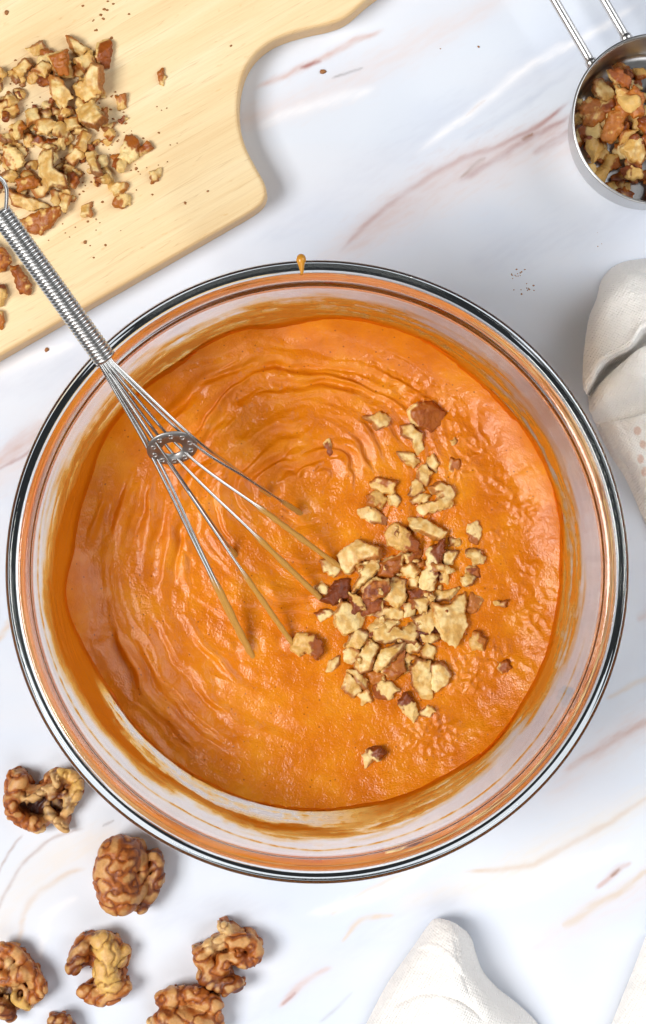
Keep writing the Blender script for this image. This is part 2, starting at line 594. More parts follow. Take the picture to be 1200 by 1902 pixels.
        base[msk] = base[msk] * (1 - k) + c * k
    V = np.stack([X, Y, np.zeros_like(X)], -1).reshape(-1, 3)
    me = mesh_from("table", V, grid_faces(len(xs), len(ys)), base.reshape(-1, 3))
    o = obj("table", me, M_MARBLE)
    o["kind"] = "structure"
    o["label"] = "white marble table top with reddish brown veins"


build_table()


# ------------------------------------------------------------------ cutting board
ZB = 0.018


def build_board():
    ax = np.array([0.868, -0.497]); pp = np.array([-0.497, -0.868])
    o0 = np.array([480.0, 387.0]); half = 375.0
    def uv(p):
        q = np.array(p, float) - o0
        return (q.dot(ax), q.dot(pp))
    low = [uv(p) for p in [(470, 392), (484, 381), (492, 370), (495, 356), (490, 337), (474, 308), (456, 272), (446, 235), (443, 200), (446, 165), (456, 130), (474, 102), (500, 80), (530, 66), (572, 54), (612, 45), (645, 31), (685, -3), (740, -42)]]
    low = [(-950, 0), (-930, -0.01)] + low
    sm = catmull(low[2:], 70)
    pts = [(-960, 30), (-955, 12), (-945, 3), (-930, 0)] + [(u, 0) for u in np.linspace(-880, -40, 12)] + [tuple(p) for p in sm]
    e = pts[-1]
    hw = half - e[1]
    pts += [(e[0] + 120, e[1])]
    for a in np.linspace(-90, 0, 9)[1:]:
        pts.append((e[0] + 120 + hw * math.cos(math.radians(a)), half + hw * math.sin(math.radians(a))))
    low = np.array(pts)
    up = low[::-1][1:].copy(); up[:, 1] = 2 * half - up[:, 1]
    O = np.vstack([low, up])
    k = (1 - ZB) / F
    loop = O * k          # local: x along the grain, y across
    nrm = np.roll(loop, -1, 0) - np.roll(loop, 1, 0)
    nrm /= np.linalg.norm(nrm, axis=1)[:, None] + 1e-12
    nrm = np.stack([nrm[:, 1], -nrm[:, 0]], 1)     # outward for a loop with interior on the left
    n = len(loop)
    rows = [(0.0018, 0.0), (0.0, 0.0018), (0.0, ZB - 0.0026), (0.0004, ZB - 0.0011), (0.0011, ZB - 0.0003), (0.0022, ZB)]
    V = []; E = []
    for ins, z in rows:
        q = loop - nrm * ins
        V.append(np.c_[q, np.full(n, z)]); E += [0.5 if z < ZB - 0.003 else 0.35 if z < ZB - 0.0002 else 0.0] * n
    V = np.vstack(V)
    Fc = [list(map(int, f)) for f in grid_faces(n, len(rows), True)]
    Fc.append(list(range(n))[::-1]); Fc.append(list(range((len(rows) - 1) * n, len(rows) * n)))
    me = mesh_from("cutting_board", V, Fc, attrs={"edge": E}, smooth=False)
    w = W(o0[0], o0[1], ZB)
    o = obj("cutting_board", me, M_WOOD, loc=(w[0], w[1], 0.0))
    o.rotation_euler = (0, 0, math.atan2(-ax[1], ax[0]))
    # local y must point to image up-left
    tag(o, "pale wooden cutting board with curved shoulder, holding chopped walnuts", "cutting board")


build_board()

# ------------------------------------------------------------------ glass bowl
BC = W(589, 1062.5, 0.115)
BX, BY = BC[0], BC[1]
INNER = [(0.0, 0.0055), (0.03, 0.0055), (0.058, 0.0062), (0.072, 0.011), (0.088, 0.0225), (0.1005, 0.0375), (0.1095, 0.0545), (0.1160, 0.0745), (0.1205, 0.0945), (0.1232, 0.1095)]
OUTER = [(0.1272, 0.1075), (0.1247, 0.094), (0.1203, 0.074), (0.1139, 0.0535), (0.1048, 0.0355), (0.092, 0.020), (0.075, 0.007), (0.064, 0.0012), (0.060, 0.0), (0.057, 0.0004), (0.054, 0.0018), (0.03, 0.0018), (0.0, 0.0018)]
inner_s = catmull(INNER, 90)


def wall_r(z):
    return np.interp(z, inner_s[30:, 1], inner_s[30:, 0])


def build_bowl():
    rim = [(0.12366, 0.11285), (0.12561, 0.11484), (0.12834, 0.11555), (0.12978, 0.11505), (0.13183, 0.1155), (0.13339, 0.11508), (0.13531, 0.11322), (0.13529, 0.10822),
           (0.13432, 0.10756), (0.13372, 0.10764), (0.13274, 0.10938), (0.1311, 0.11083), (0.12995, 0.11113), (0.12909, 0.11077), (0.12798, 0.10919)]
    prof = np.vstack([inner_s, catmull(rim, 44), catmull(OUTER, 80)])
    prof[0, 0] = prof[-1, 0] = 1e-5
    V, Fc = lathe(prof, 220)
    me = mesh_from("mixing_bowl", V, Fc)
    o = obj("mixing_bowl", me, M_GLASS, loc=(BX, BY, 0.0003))
    tag(o, "large clear glass mixing bowl with thick rounded rim holding orange batter", "bowl")
    return o


build_bowl()

# ------------------------------------------------------------------ batter
ZP = 0.057
EDGE_R = float(wall_r(ZP)) + 0.0006


def batter_height(x, y):
    """x, y world -> z of the batter surface"""
    z0 = ZP
    px = 600 + x * F / (1 - z0); py = 951 - y * F / (1 - z0)
    w1 = fbm(px / 150, py / 150, o=3); w2 = fbm(px / 150 + 31, py / 150 + 7, o=3)
    qx, qy = px + 26 * w1, py + 26 * w2
    # inner swirl round (575,905): folds left by the whisk, uneven and overlapping
    dx, dy = qx - 575, qy - 905
    r = np.hypot(dx, dy * 1.1); th = np.arctan2(-dy, dx)
    u = r / 40.0 - th / (2 * np.pi)
    rid = fbm(r / 34.0, np.cos(th) * 1.3 + 4, np.sin(th) * 1.3, o=2)
    fold = 1 - np.abs(rid) * 2.6
    f = u + 0.5 * rid
    f = f - np.floor(f)
    saw = sstep(0, 1, np.where(f < 0.75, f / 0.75, (1 - f) / 0.25))
    up = 0.5 + 0.5 * np.cos(th - math.radians(95))
    a1 = (0.35 + 0.65 * up ** 1.2) * sstep(15, 60, r) * (1 - sstep(240, 340, r))
    mod = sstep(-0.35, 0.45, fbm(px / 120 + 9, py / 120, o=2))
    h = a1 * (0.0007 * fold + 0.0032 * (saw - 0.5) * mod)
    # outer furrows following the bowl, strongest on the left
    dx, dy = qx - 600, qy - 1055
    r2 = np.hypot(dx, dy); t2 = np.arctan2(-dy, dx)
    u = r2 / 46.0 - t2 / (2 * np.pi) * 2
    rid2 = fbm(r2 / 42.0 + 7, np.cos(t2) * 1.6, np.sin(t2) * 1.6 + 9, o=2)
    f = u + 0.6 * rid2
    f = f - np.floor(f)
    saw = sstep(0, 1, np.where(f < 0.6, f / 0.6, (1 - f) / 0.4))
    left = sstep(-0.45, 0.7, np.cos(t2 - math.radians(165)))
    a2 = (0.22 + 0.78 * left) * sstep(210, 290, r2) * (1 - sstep(425, 452, r2))
    mod2 = sstep(-0.4, 0.5, fbm(px / 130 + 3, py / 130 + 70, o=2))
    h = h + a2 * (0.0008 * (1 - np.abs(rid2) * 2.6) + 0.0034 * left * (saw - 0.5) * mod2)
    # broad swell
    h = h + 0.0016 * fbm(px / 230 + 5, py / 230, o=2)
    # pocked glossy band on the right and top, where the batter slid back
    band = np.exp(-((r2 - 360) / 62) ** 2) * np.clip(sstep(0.1, 0.8, np.cos(t2 - math.radians(-5))) + 0.55 * sstep(0.5, 0.95, np.cos(t2 - math.radians(85))), 0, 1)
    rr = 1 - np.abs(fbm(px / 27 + 11 + w1, py / 27 + w2, o=2)) * 2
    h = h + band * sstep(-0.3, 0.35, fbm(px / 70 + 2, py / 70, o=2)) * (0.0016 * rr + 0.0005 * fbm(px / 10, py / 10 + 8, o=2))
    h = h + 0.00045 * fbm(px / 38, py / 38, o=2) + 0.00016 * fbm(px / 12, py / 12 + 4, o=2)
    # dimple where the walnut heap lies
    h = h - 0.0015 * np.exp(-(((px - 730) / 120) ** 2 + ((py - 1130) / 150) ** 2))
    for ex, ey in ((461, 1205), (541, 1192), (596, 1112), (630, 1052), (556, 952)):
        dd = np.hypot(px - ex, py - ey)
        h = h + 0.0011 * np.exp(-(dd / 12) ** 2) - 0.0006 * np.exp(-((dd - 22) / 9) ** 2)
    # rises to the wall
    rb = np.hypot(x - BX, y - BY)
    tb = np.arctan2(y - BY, x - BX); dg = np.degrees(tb) % 360
    gapm = sstep(196, 212, dg) * (1 - sstep(275, 300, dg))
    climb = 0.003 + (1 - gapm) * (0.004 + 0.010 * sstep(-0.4, 0.5, fbm(np.cos(tb) * 2.6, np.sin(tb) * 2.6, o=1)) + 0.003 * sstep(120, 150, dg) * (1 - sstep(185, 200, dg)))
    h = h + climb * np.clip((rb - EDGE_R + 0.020) / 0.026, 0, 1.1) ** 2.2
    return z0 + h


def build_batter():
    root = empty("pumpkin_batter", (BX, BY, 0))
    tag(root, "thick orange batter with whisk swirls inside the glass bowl", "batter")
    nt_, nr = 1000, 300
    rr = np.concatenate([[1e-5], np.linspace(0.0006, 1, nr - 1)])
    th = np.linspace(0, 2 * np.pi, nt_, endpoint=False)
    R, T = np.meshgrid(rr, th, indexing='ij')
    wob = 1.045 + 0.0 * T
    # the surface ends on the wall: first guess, then clamp to the wall radius at its own height
    X = BX + R * EDGE_R * wob * np.cos(T); Y = BY + R * EDGE_R * wob * np.sin(T)
    Z = batter_height(X, Y)
    rb = np.hypot(X - BX, Y - BY); lim = wall_r(Z - 0.0006) + 0.0004
    k = np.minimum(1, lim / np.maximum(rb, 1e-6))
    X = BX + (X - BX) * k; Y = BY + (Y - BY) * k
    V = np.stack([X - BX, Y - BY, Z], -1).reshape(-1, 3)
    Fc = grid_faces(nt_, nr, True)
    # underside hugging the glass, so the batter is a solid body
    nb = 26
    zs = np.linspace(0.0, 1, nb + 1)[1:]
    last = V[-nt_:]
    rows = [last]
    for s in zs:
        zz = last[:, 2] * (1 - s) + 0.0066 * s
        rl = np.minimum(np.hypot(last[:, 0], last[:, 1]), wall_r(zz) + 0.0003)
        rl = np.where(zz < 0.0085, np.minimum(rl, 0.058), rl)
        rows.append(np.stack([rl * np.cos(th), rl * np.sin(th), zz], 1))
    rows.append(np.stack([1e-5 * np.cos(th), 1e-5 * np.sin(th), np.full(nt_, 0.0066)], 1))
    Vb = np.vstack(rows)
    Fb = grid_faces(nt_, len(rows), True) + len(V)
    me = mesh_from("batter_pool", np.vstack([V, Vb]), np.vstack([Fc, Fb])[:, ::-1])
    obj("batter_pool", me, M_BATTER, root)

    # smear left on the glass wall
    nth, ns = 1000, 110
    zz = np.linspace(ZP - 0.004, 0.1085, ns)
    rw = wall_r(zz - 0.0006)
    th = np.linspace(0, 2 * np.pi, nth, endpoint=False)
    Zg, Tg = np.meshgrid(zz, th, indexing='ij'); Rg = np.repeat(rw[:, None], nth, 1)
    X = BX + Rg * np.cos(Tg); Y = BY + Rg * np.sin(Tg)
    PX = 600 + X * F / (1 - Zg); PY = 951 - Y * F / (1 - Zg)
    rho = np.hypot(PX - 589.5, PY - 1058); deg = np.degrees(np.arctan2(-(PY - 1058), PX - 589.5)) % 360
    A = np.array([0, 30, 60, 90, 120, 150, 170, 185, 200, 215, 240, 265, 280, 300, 320, 340, 360])
    RO = np.array([500, 502, 505, 512, 508, 508, 512, 514, 518, 509, 498, 508, 508, 497, 485, 500, 500])
    RI = np.array([462, 462, 466, 478, 462, 484, 500, 508, 510, 502, 492, 500, 484, 462, 456, 462, 462])
    ro, ri = np.interp(deg, A, RO), np.interp(deg, A, RI)
    n1 = fbm(np.cos(Tg) * 4, np.sin(Tg) * 4, rho / 7, o=5)
    n2 = fbm(np.cos(Tg) * 3.2 + 5, np.sin(Tg) * 3.2, rho / 22, o=3)
    n3 = fbm(np.cos(Tg) * 26 + 5, np.sin(Tg) * 26, rho / 13, o=3)
    q = rho + 15 * n2 + 5 * n3
    full = 1 - sstep(ri - 16, ri + 10, q + 9 * n1)
    thin = (1 - sstep(ro - 10, ro + 3, q)) * np.clip(0.5 + 0.2 * sstep(40, 70, deg) * (1 - sstep(150, 175, deg)) + 1.5 * n1 + 0.5 * n2 + 0.5 * n3 + 0.3 * (ri - q + 30) / 30, 0, 1)
    c = np.maximum(full, thin * 0.8)
    gs = sstep(203, 216, deg) * (1 - sstep(262, 296, deg))
    gc = np.interp(deg, [200, 215, 240, 265, 300], [456, 456, 461, 463, 466]); gw = np.interp(deg, [200, 212, 240, 265, 285, 300], [4, 10, 14, 15, 14, 5])
    gap = gs * np.exp(-np.abs((q - gc) / gw) ** 4) * np.clip(1.0 + 1.3 * np.minimum(n1 + 0.5 * n3, 0.05), 0, 1)
    c = c * (1 - gap)
    # thin orange line: reflection in the glass, painted into the smear mask
    refl_line = np.exp(-((rho + 3 * n2 - np.interp(deg, [0, 90, 180, 215, 240, 270, 330, 360], [512, 524, 520, 519, 512, 521, 514, 512])) / 1.6) ** 2) * np.clip(0.65 + n3, 0, 1) * sstep(150, 180, deg) * (1 - sstep(330, 350, deg)) * 0.7
    c = np.maximum(c, refl_line)
    c = np.clip(c, 0, 1)
    film = np.clip(0.06 + 0.09 * n1 + 0.06 * n3, 0.01, 0.25)
    film = np.maximum(film, gap * np.clip(0.32 + 0.5 * n1 + 0.2 * n3, 0.05, 0.6))
    alpha = np.maximum(0.98 * sstep(0.22, 1.0, c), film)
    off = 0.00008 + 0.0010 * sstep(0.35, 1, c) * (0.6 + 0.5 * np.abs(n1))
    # inward normal of the wall
    dz = np.gradient(zz); dr = np.gradient(rw); ln = np.hypot(dz, dr)
    nr_, nz_ = (-dz / ln)[:, None], (dr / ln)[:, None]
    Rn = Rg + nr_ * off; Zn = Zg + nz_ * off
    V = np.stack([Rn * np.cos(Tg), Rn * np.sin(Tg), Zn], -1).reshape(-1, 3)
    me = mesh_from("wall_smear", V, grid_faces(nth, ns, True), attrs={"thick": c, "alpha": alpha})
    o = obj("wall_smear", me, M_SMEAR, root)
    o["label"] = "streaky thin orange batter smeared up the glass wall"
    # drip on the rim
    P = []
    d0 = W(559, 478, 0.1165); d1 = W(559, 497, 0.1165)
    V, Fc = tube(catmull([(0.0, 0.0018, -0.0012), (0.0, 0.0012, 0.0002), (0.0, -0.0005, 0.0006), (0.0002, -0.0028, 0.0001), (0.0003, -0.0044, -0.0005), (0.0001, -0.0056, -0.0012)], 26),
                 np.interp(np.linspace(0, 1, 26), [0, 0.12, 0.3, 0.5, 0.75, 1], [0.0012, 0.0020, 0.0022, 0.0013, 0.0008, 0.0005]), 12)
    w = W(559.5, 486, 0.1158)
    o = obj("batter_drip", mesh_from("batter_drip", V, Fc), M_DRIP, root, (w[0] - BX, w[1] - BY, 0.1158))


build_batter()

# ------------------------------------------------------------------ walnut pieces
FLESH = [lin(234, 198, 128), lin(226, 182, 106), lin(240, 210, 146), lin(214, 166, 88)]
SKIN = [lin(150, 74, 14), lin(166, 90, 22), lin(128, 58, 10), lin(176, 102, 30)]
DARK = [lin(92, 38, 8), lin(108, 46, 10)]
AMBER = [lin(184, 110, 36), lin(194, 122, 44), lin(172, 96, 28)]


def poly_sd(X, Y, P):
    P = np.asarray(P, float); n = len(P)
    d = np.full(X.shape, 1e9); ins = np.zeros(X.shape, bool)
    for i in range(n):
        a, b = P[i], P[(i + 1) % n]; ab = b - a
        t = np.clip(((X - a[0]) * ab[0] + (Y - a[1]) * ab[1]) / max(ab.dot(ab), 1e-12), 0, 1)
        d = np.minimum(d, np.hypot(X - a[0] - t * ab[0], Y - a[1] - t * ab[1]))
        c = ((a[1] > Y) != (b[1] > Y)) & (X < (b[0] - a[0]) * (Y - a[1]) / (b[1] - a[1] + 1e-15) + a[0])
        ins ^= c
    return np.where(ins, -d, d)


def slab_mesh(name, P, H, kind, seed, h=0.00038):
    """one chopped nut piece: outline P (metres, local), thickness H, kind f/m/b/a/d"""
    r = np.random.default_rng(seed)
    P = np.asarray(P, float)
    pad = 3.2 * h
    x0, y0 = P.min(0) - pad; x1, y1 = P.max(0) + pad
    xs = np.arange(x0, x1 + h, h); ys = np.arange(y0, y1 + h, h); zs = np.arange(-H / 2 - pad, H / 2 + pad + h, h)
    X, Y, Z = np.meshgrid(xs, ys, zs, indexing='ij')
    s = r.uniform(0, 99)
    d2 = poly_sd(X[:, :, 0], Y[:, :, 0], P)
    d2 = (d2 + 0.0011 * fbm(X[:, :, 0] / 0.0024 + s, Y[:, :, 0] / 0.0024, o=2) - 0.0003)[:, :, None]
    nz = fbm(X / 0.0035 + s, Y / 0.0035, Z / 0.0035, o=2)
    nf = fbm(X / 0.0012 + s, Y / 0.0012, Z / 0.0012 + 3, o=2)
    size = min(x1 - x0, y1 - y0)
    if kind in "ba" or kind == "d":
        R = 0.42 * H; amp = 0.0010
    elif kind == "m":
        R = 0.3 * H; amp = 0.0008
    else:
        R = 0.2 * H; amp = 0.0006
    # the sides lean so the piece is narrower at the top
    lean = (Z / H) * r.uniform(0.0, 0.0012)
    a = d2 + lean + R; b = np.abs(Z) - H / 2 + R
    f = np.hypot(np.maximum(a, 0), np.maximum(b, 0)) + np.minimum(np.maximum(a, b), 0) - R
    f = f + amp * nz + 0.15 * amp * nf
    body = f.copy()
    cut = np.full(f.shape, -1.0)
    nc = {"f": 2, "m": 1, "b": 1, "a": 0, "d": 1}[kind]
    cx, cy = P.mean(0)
    for i in range(nc):
        an = r.uniform(0, 2 * np.pi); tilt = r.uniform(0.25, 0.75)
        n = np.array([math.cos(an) * tilt, math.sin(an) * tilt, 1.0]); n /= np.linalg.norm(n)
        ext = 0.5 * size * tilt * r.uniform(0.3, 0.6) + 0.30 * H
        pl = (X - cx) * n[0] + (Y - cy) * n[1] + Z * n[2] - ext
        cut = np.maximum(cut, pl)
    cut = cut + 0.00045 * nz + 0.0001 * nf
    f = np.maximum(f, cut)
    V, Q = surface_nets(f, np.array([x0, y0, zs[0]]), h)
    fl = FLESH[r.integers(4)]; sk = SKIN[r.integers(4)]
    vn = fbm(V[:, 0] / 0.003 + s, V[:, 1] / 0.003, V[:, 2] / 0.003, o=3)
    vz = V[:, 2] / H
    an = r.uniform(0, 2 * np.pi)
    dirv = ((V[:, 0] - cx) * math.cos(an) + (V[:, 1] - cy) * math.sin(an)) / size
    dd = poly_sd(V[:, 0], V[:, 1], P)
    if kind == "f":
        side = sstep(-0.0011, -0.0002, dd)               # papery skin kept along part of the outline
        k = sstep(0.0, 0.3, 0.6 * vn - 0.45 * vz - 0.12 + 0.6 * dirv)
        k = np.maximum(k * 0.9, side * sstep(-0.12, 0.15, dirv + 0.5 * vn) * 0.85)
        gold = sstep(-0.25, 0.4, fbm(V[:, 0] / 0.004 + s + 20, V[:, 1] / 0.004, V[:, 2] / 0.004, o=2))[:, None]
        fl = FLESH[2][None] * gold + FLESH[3][None] * (1 - gold)
    elif kind == "m":
        k = sstep(-0.06, 0.12, 1.1 * dirv + 0.45 * vn - 0.25 * vz)
    elif kind == "b":
        fl = SKIN[r.integers(4)] * 1.15; k = sstep(-0.2, 0.3, vn + 0.1)
        sk = SKIN[r.integers(4)]
        rimk = sstep(-0.0012, -0.0003, dd) * sstep(0.0, 0.35, dirv + 0.6 * vn)
        fl = np.asarray(fl)[None] * (1 - rimk[:, None]) + FLESH[0][None] * rimk[:, None]
        k = k * (1 - rimk)
    elif kind == "a":
        fl = AMBER[r.integers(3)]; sk = SKIN[r.integers(4)]; k = sstep(-0.3, 0.25, -vn)
        worn = sstep(0.12, 0.32, fbm(V[:, 0] / 0.0045 + s + 7, V[:, 1] / 0.0045, V[:, 2] / 0.0045, o=2) + 0.1 * vz)[:, None]
        fl = fl[None] * (1 - worn) + FLESH[1][None] * worn
    else:
        fl = SKIN[2]; sk = DARK[r.integers(2)]; k = sstep(-0.2, 0.25, vn)
    fl = np.broadcast_to(np.asarray(fl), (len(V), 3))
    C = fl * (1 - k[:, None]) + np.asarray(sk)[None] * k[:, None]
    C = C * (1 + 0.16 * vn[:, None])
    return mesh_from(name, V, Q, np.clip(C, 0.005, 0.95))


# running height maps so that pieces lie on one another
class Heap:
    """height map on a 1 mm raster"""
    def __init__(self, base, x0, x1, y0, y1, step=0.001):
        self.s = step; self.x0, self.y0 = x0, y0
        xs = np.arange(x0, x1, step); ys = np.arange(y0, y1, step)
        X, Y = np.meshgrid(xs, ys, indexing='ij')
        self.X, self.Y = X, Y
        self.h = np.array(base(X, Y), float) * np.ones(X.shape)
    def mask(self, pts):
        P = np.asarray(pts)
        i0, j0 = ((P.min(0) - (self.x0, self.y0)) / self.s).astype(int)
        i1, j1 = ((P.max(0) - (self.x0, self.y0)) / self.s).astype(int) + 2
        i0, j0 = max(i0, 0), max(j0, 0)
        sl = (slice(i0, max(i1, i0 + 1)), slice(j0, max(j1, j0 + 1)))
        m = poly_sd(self.X[sl], self.Y[sl], P) < 0.0003
        return sl, m
    def level(self, pts, q=70):
        sl, m = self.mask(pts)
        v = self.h[sl][m]
        return float(np.percentile(v, q)) if len(v) else float(self.h[sl].mean())
    def add(self, pts, top):
        sl, m = self.mask(pts)
        sub = self.h[sl]
        sub[m] = np.maximum(sub[m], top)


def place_poly(name, pix, zguess, heap, kind, seed, label, cat="walnut piece", group=None, H=None, sink=0.0, tilt=14, q=70, grow=1.02, keep=None):
    r = np.random.default_rng(seed + 1000)
    pts = np.array([W(x, y, zguess)[:2] for x, y in pix])
    c = pts.mean(0)
    loc = (pts - c) * grow
    if keep is not None:        # stay inside the round cup
        for _ in range(20):
            q_ = c + loc - keep[0]; rr_ = np.hypot(q_[:, 0], q_[:, 1])
            if rr_.max() <= keep[1]:
                break
            c = c - q_[rr_.argmax()] / rr_.max() * 0.0006
        pts = c + loc / grow
    ext = pts.max(0) - pts.min(0)
    if H is None:
        H = float(np.clip(0.52 * ext.min(), 0.0022, 0.0062)) * r.uniform(0.85, 1.1)
    lvl = heap.level(pts, q)
    me = slab_mesh(name, loc, H, kind, seed)
    me.materials.append(M_NUT)
    o = obj(name, me)
    z = lvl + H * 0.5 - sink * H
    o.location = (c[0], c[1], z)
    t = math.radians(tilt)
    o.rotation_euler = (r.uniform(-t, t), r.uniform(-t, t), 0)
    heap.add(pts, z + H * 0.38)
    tag(o, label, cat, group)
    return o


# prototypes for small copies
def random_outline(r, L, Wd):
    n = r.integers(5, 9)
    a = np.sort(r.uniform(0, 2 * np.pi, n))
    a = np.linspace(0, 2 * np.pi, n, endpoint=False) + r.uniform(-0.3, 0.3, n)
    rad = r.uniform(0.65, 1.1, n)
    P = np.stack([np.cos(a) * rad * L / 2, np.sin(a) * rad * Wd / 2], 1)
    return P


PROTO = []
for i in range(22):
    r = np.random.default_rng(500 + i)
    kind = "ffffmmffbmffmafmfbfamf"[i]
    L = r.uniform(0.0058, 0.0085); wd = L * r.uniform(0.5, 0.9)
    P = random_outline(r, L, wd)
    H = r.uniform(0.5, 0.75) * wd
    me = slab_mesh("walnut_piece", P, H, kind, 600 + i, 0.0004)
    me.materials.append(M_NUT)
    PROTO.append((me, P, H, kind))


def place_proto(name, i, x, y, s, rz, heap, label, cat, group, r, tilt=35, q=60):
    me, P, H, kind = PROTO[i]
    c, sn = math.cos(rz), math.sin(rz)
    Q = P * s @ np.array([[c, sn], [-sn, c]]) + np.array([x, y])
    lvl = heap.level(Q, q)
    o = obj(name, me)
    z = lvl + 0.5 * H * s
    o.location = (x, y, z); o.scale = (s, s, s)
    t = math.radians(tilt)
    o.rotation_euler = (r.uniform(-t, t), r.uniform(-t, t), rz)
    heap.add(Q, z + 0.36 * H * s)
    tag(o, label, cat, group)
    return o


def chains_mesh(name, outline, chains, seed, H=0.012, h=0.00062, k=0.0012):
    """walnut half: domed body over an outline, ridges (points, r, colour) joined on, brain-like creases"""
    allp = np.vstack([np.array(c[0]) for c in chains]); rm = max(c[1] for c in chains)
    O = np.asarray(outline)
    lo = np.array([min(allp[:, 0].min() - rm, O[:, 0].min()), min(allp[:, 1].min() - rm, O[:, 1].min()), 0.0]) - 0.0015
    hi = np.array([max(allp[:, 0].max() + rm, O[:, 0].max()), max(allp[:, 1].max() + rm, O[:, 1].max()), max(allp[:, 2].max() + rm, H)]) + 0.0015
    ax = [np.arange(lo[i], hi[i] + h, h) for i in range(3)]
    G = np.stack(np.meshgrid(*ax, indexing='ij'), -1)
    def dist(p, ch):
        P = np.array(ch[0]); d2 = np.full(p.shape[:-1], 1e9)
        if len(P) == 1:
            P = np.vstack([P, P + 1e-5])
        for i in range(len(P) - 1):
            a, b = P[i], P[i + 1]; ab = b - a
            q = p - a
            t = np.clip((q @ ab) / max(ab @ ab, 1e-12), 0, 1)
            q = q - t[..., None] * ab
            d2 = np.minimum(d2, np.einsum('...i,...i->...', q, q))
        return np.sqrt(d2) - ch[1]
    def body(p):
        d = poly_sd(p[..., 0], p[..., 1], O)
        u = np.clip(-d / 0.0055, 0, 1)
        zm = H * (0.25 + 0.75 * np.sqrt(1 - (1 - u) ** 2)) * (0.72 + 0.35 * fbm(p[..., 0] / 0.008 + seed, p[..., 1] / 0.008, o=2))
        return d, zm
    d, zm = body(G[:, :, 0])
    f = np.maximum(d[:, :, None], (G[..., 2] - zm[:, :, None]) * 0.6)
    flat = []
    for pts, rr_, cc_ in chains:        # ridges ride low on the body, dark folds are carved into it
        P = np.array(pts)
        P = catmull(P, len(P) * 2 - 1) if len(P) > 2 else P
        _, bz_ = body(P[:, :2])
        dark_ = cc_[0] < 0.12
        P = np.c_[P[:, :2], bz_ + (0.1 if dark_ else 0.4) * rr_]
        flat.append((P, rr_ * (0.9 if dark_ else 1.0), cc_, dark_))
    chains = flat
    near = np.full(f.shape, 1e9)
    for c in chains:
        dd = dist(G, c)
        if not c[3]:
            near = np.minimum(near, dd)
        if c[3]:
            f = np.maximum(f, -dd)
            continue
        hh = np.clip(0.5 + 0.5 * (f - dd) / k, 0, 1)
        f = f * (1 - hh) + dd * hh - k * hh * (1 - hh)
    s = seed * 3.7
    def crease(p):
        w = 0.0012 * fbm(p[..., 0] / 0.004 + s, p[..., 1] / 0.004, p[..., 2] / 0.004, o=2)
        return np.abs(fbm((p[..., 0] + w) / 0.0062 + s, (p[..., 1] + w) / 0.0062, p[..., 2] / 0.012, o=1))
    f = f + 0.0017 * (1 - sstep(0.0, 0.24, crease(G))) * (0.5 + 0.5 * sstep(-0.0002, 0.0012, near)) - 0.0003
    f = f + 0.0002 * perlin(G[..., 0] / 0.0016 + s, G[..., 1] / 0.0016, G[..., 2] / 0.0016)
    f = np.maximum(f, 0.0 - G[..., 2])
    V, Q = surface_nets(f, lo, h)
    bd, bz = body(V[:, :2])
    wts = [np.exp(-np.clip(np.abs(V[:, 2] - bz) * 0.5, 0, 0.02) / 0.0005)]; cl = [AM]
    for c in chains:
        wts.append(np.exp(-np.clip(np.abs(dist(V, c)) if c[3] else dist(V, c), -0.002, 0.02) / 0.0005) * (2.0 if c[3] else 1.0)); cl.append(c[2])
    wts = np.array(wts); wts /= wts.sum(0) + 1e-12
    C = wts.T @ np.array(cl)
    cz = crease(V)
    v1 = fbm(V[:, 0] / 0.0035 + s, V[:, 1] / 0.0035, V[:, 2] / 0.0035, o=3)
    v2 = fbm(V[:, 0] / 0.0015 + s, V[:, 1] / 0.0015, V[:, 2] / 0.0015 + 8, o=2)
    lowf = fbm(V[:, 0] / 0.007 + s + 3, V[:, 1] / 0.007, V[:, 2] / 0.007, o=2)
    top = (sstep(0.18, 0.5, cz + 0.35 * v1 + 0.4 * lowf) * 0.7)[:, None]     # papery skin rubbed off the ridge crests
    C = C * (1 - top) + lin(222, 172, 108) * top
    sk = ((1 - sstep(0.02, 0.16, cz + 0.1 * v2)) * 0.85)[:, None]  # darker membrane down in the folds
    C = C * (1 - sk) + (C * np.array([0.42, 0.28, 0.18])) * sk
    return mesh_from(name, V, Q, np.clip(C * (1 + 0.14 * v2[:, None]), 0.005, 0.95))


CR, YL, AM, BR, DK = lin(226, 186, 126), lin(230, 184, 100), lin(176, 98, 32), lin(134, 68, 18), lin(74, 30, 8)


def walnut_half(name, outline, chains, label, zoom=(0, 1380, 2.3077), seed=1, ztable=0.0, group="walnut halves on the table"):
    ox, oy, sc = zoom
    cen = np.mean([p[:2] for c in chains for p in c[0]], axis=0)
    wc = W(cen[0] / sc + ox, cen[1] / sc + oy, 0.008 + ztable)
    k = (1 - 0.008 - ztable) / F / sc
    out = []
    for pts, r, z, col in chains:
        out.append(([((x - cen[0]) * k, -(y - cen[1]) * k, z * 0.001) for x, y in pts], r * k * 1.05, col))
    O = [((x - cen[0]) * k, -(y - cen[1]) * k) for x, y in outline]
    me = chains_mesh(name, O, out, seed, 0.012 if seed != 2 else 0.016)
    me.materials.append(M_NUT)
    o = obj(name, me, loc=(wc[0], wc[1], ztable))
    tag(o, label, "walnut", group)
    return o


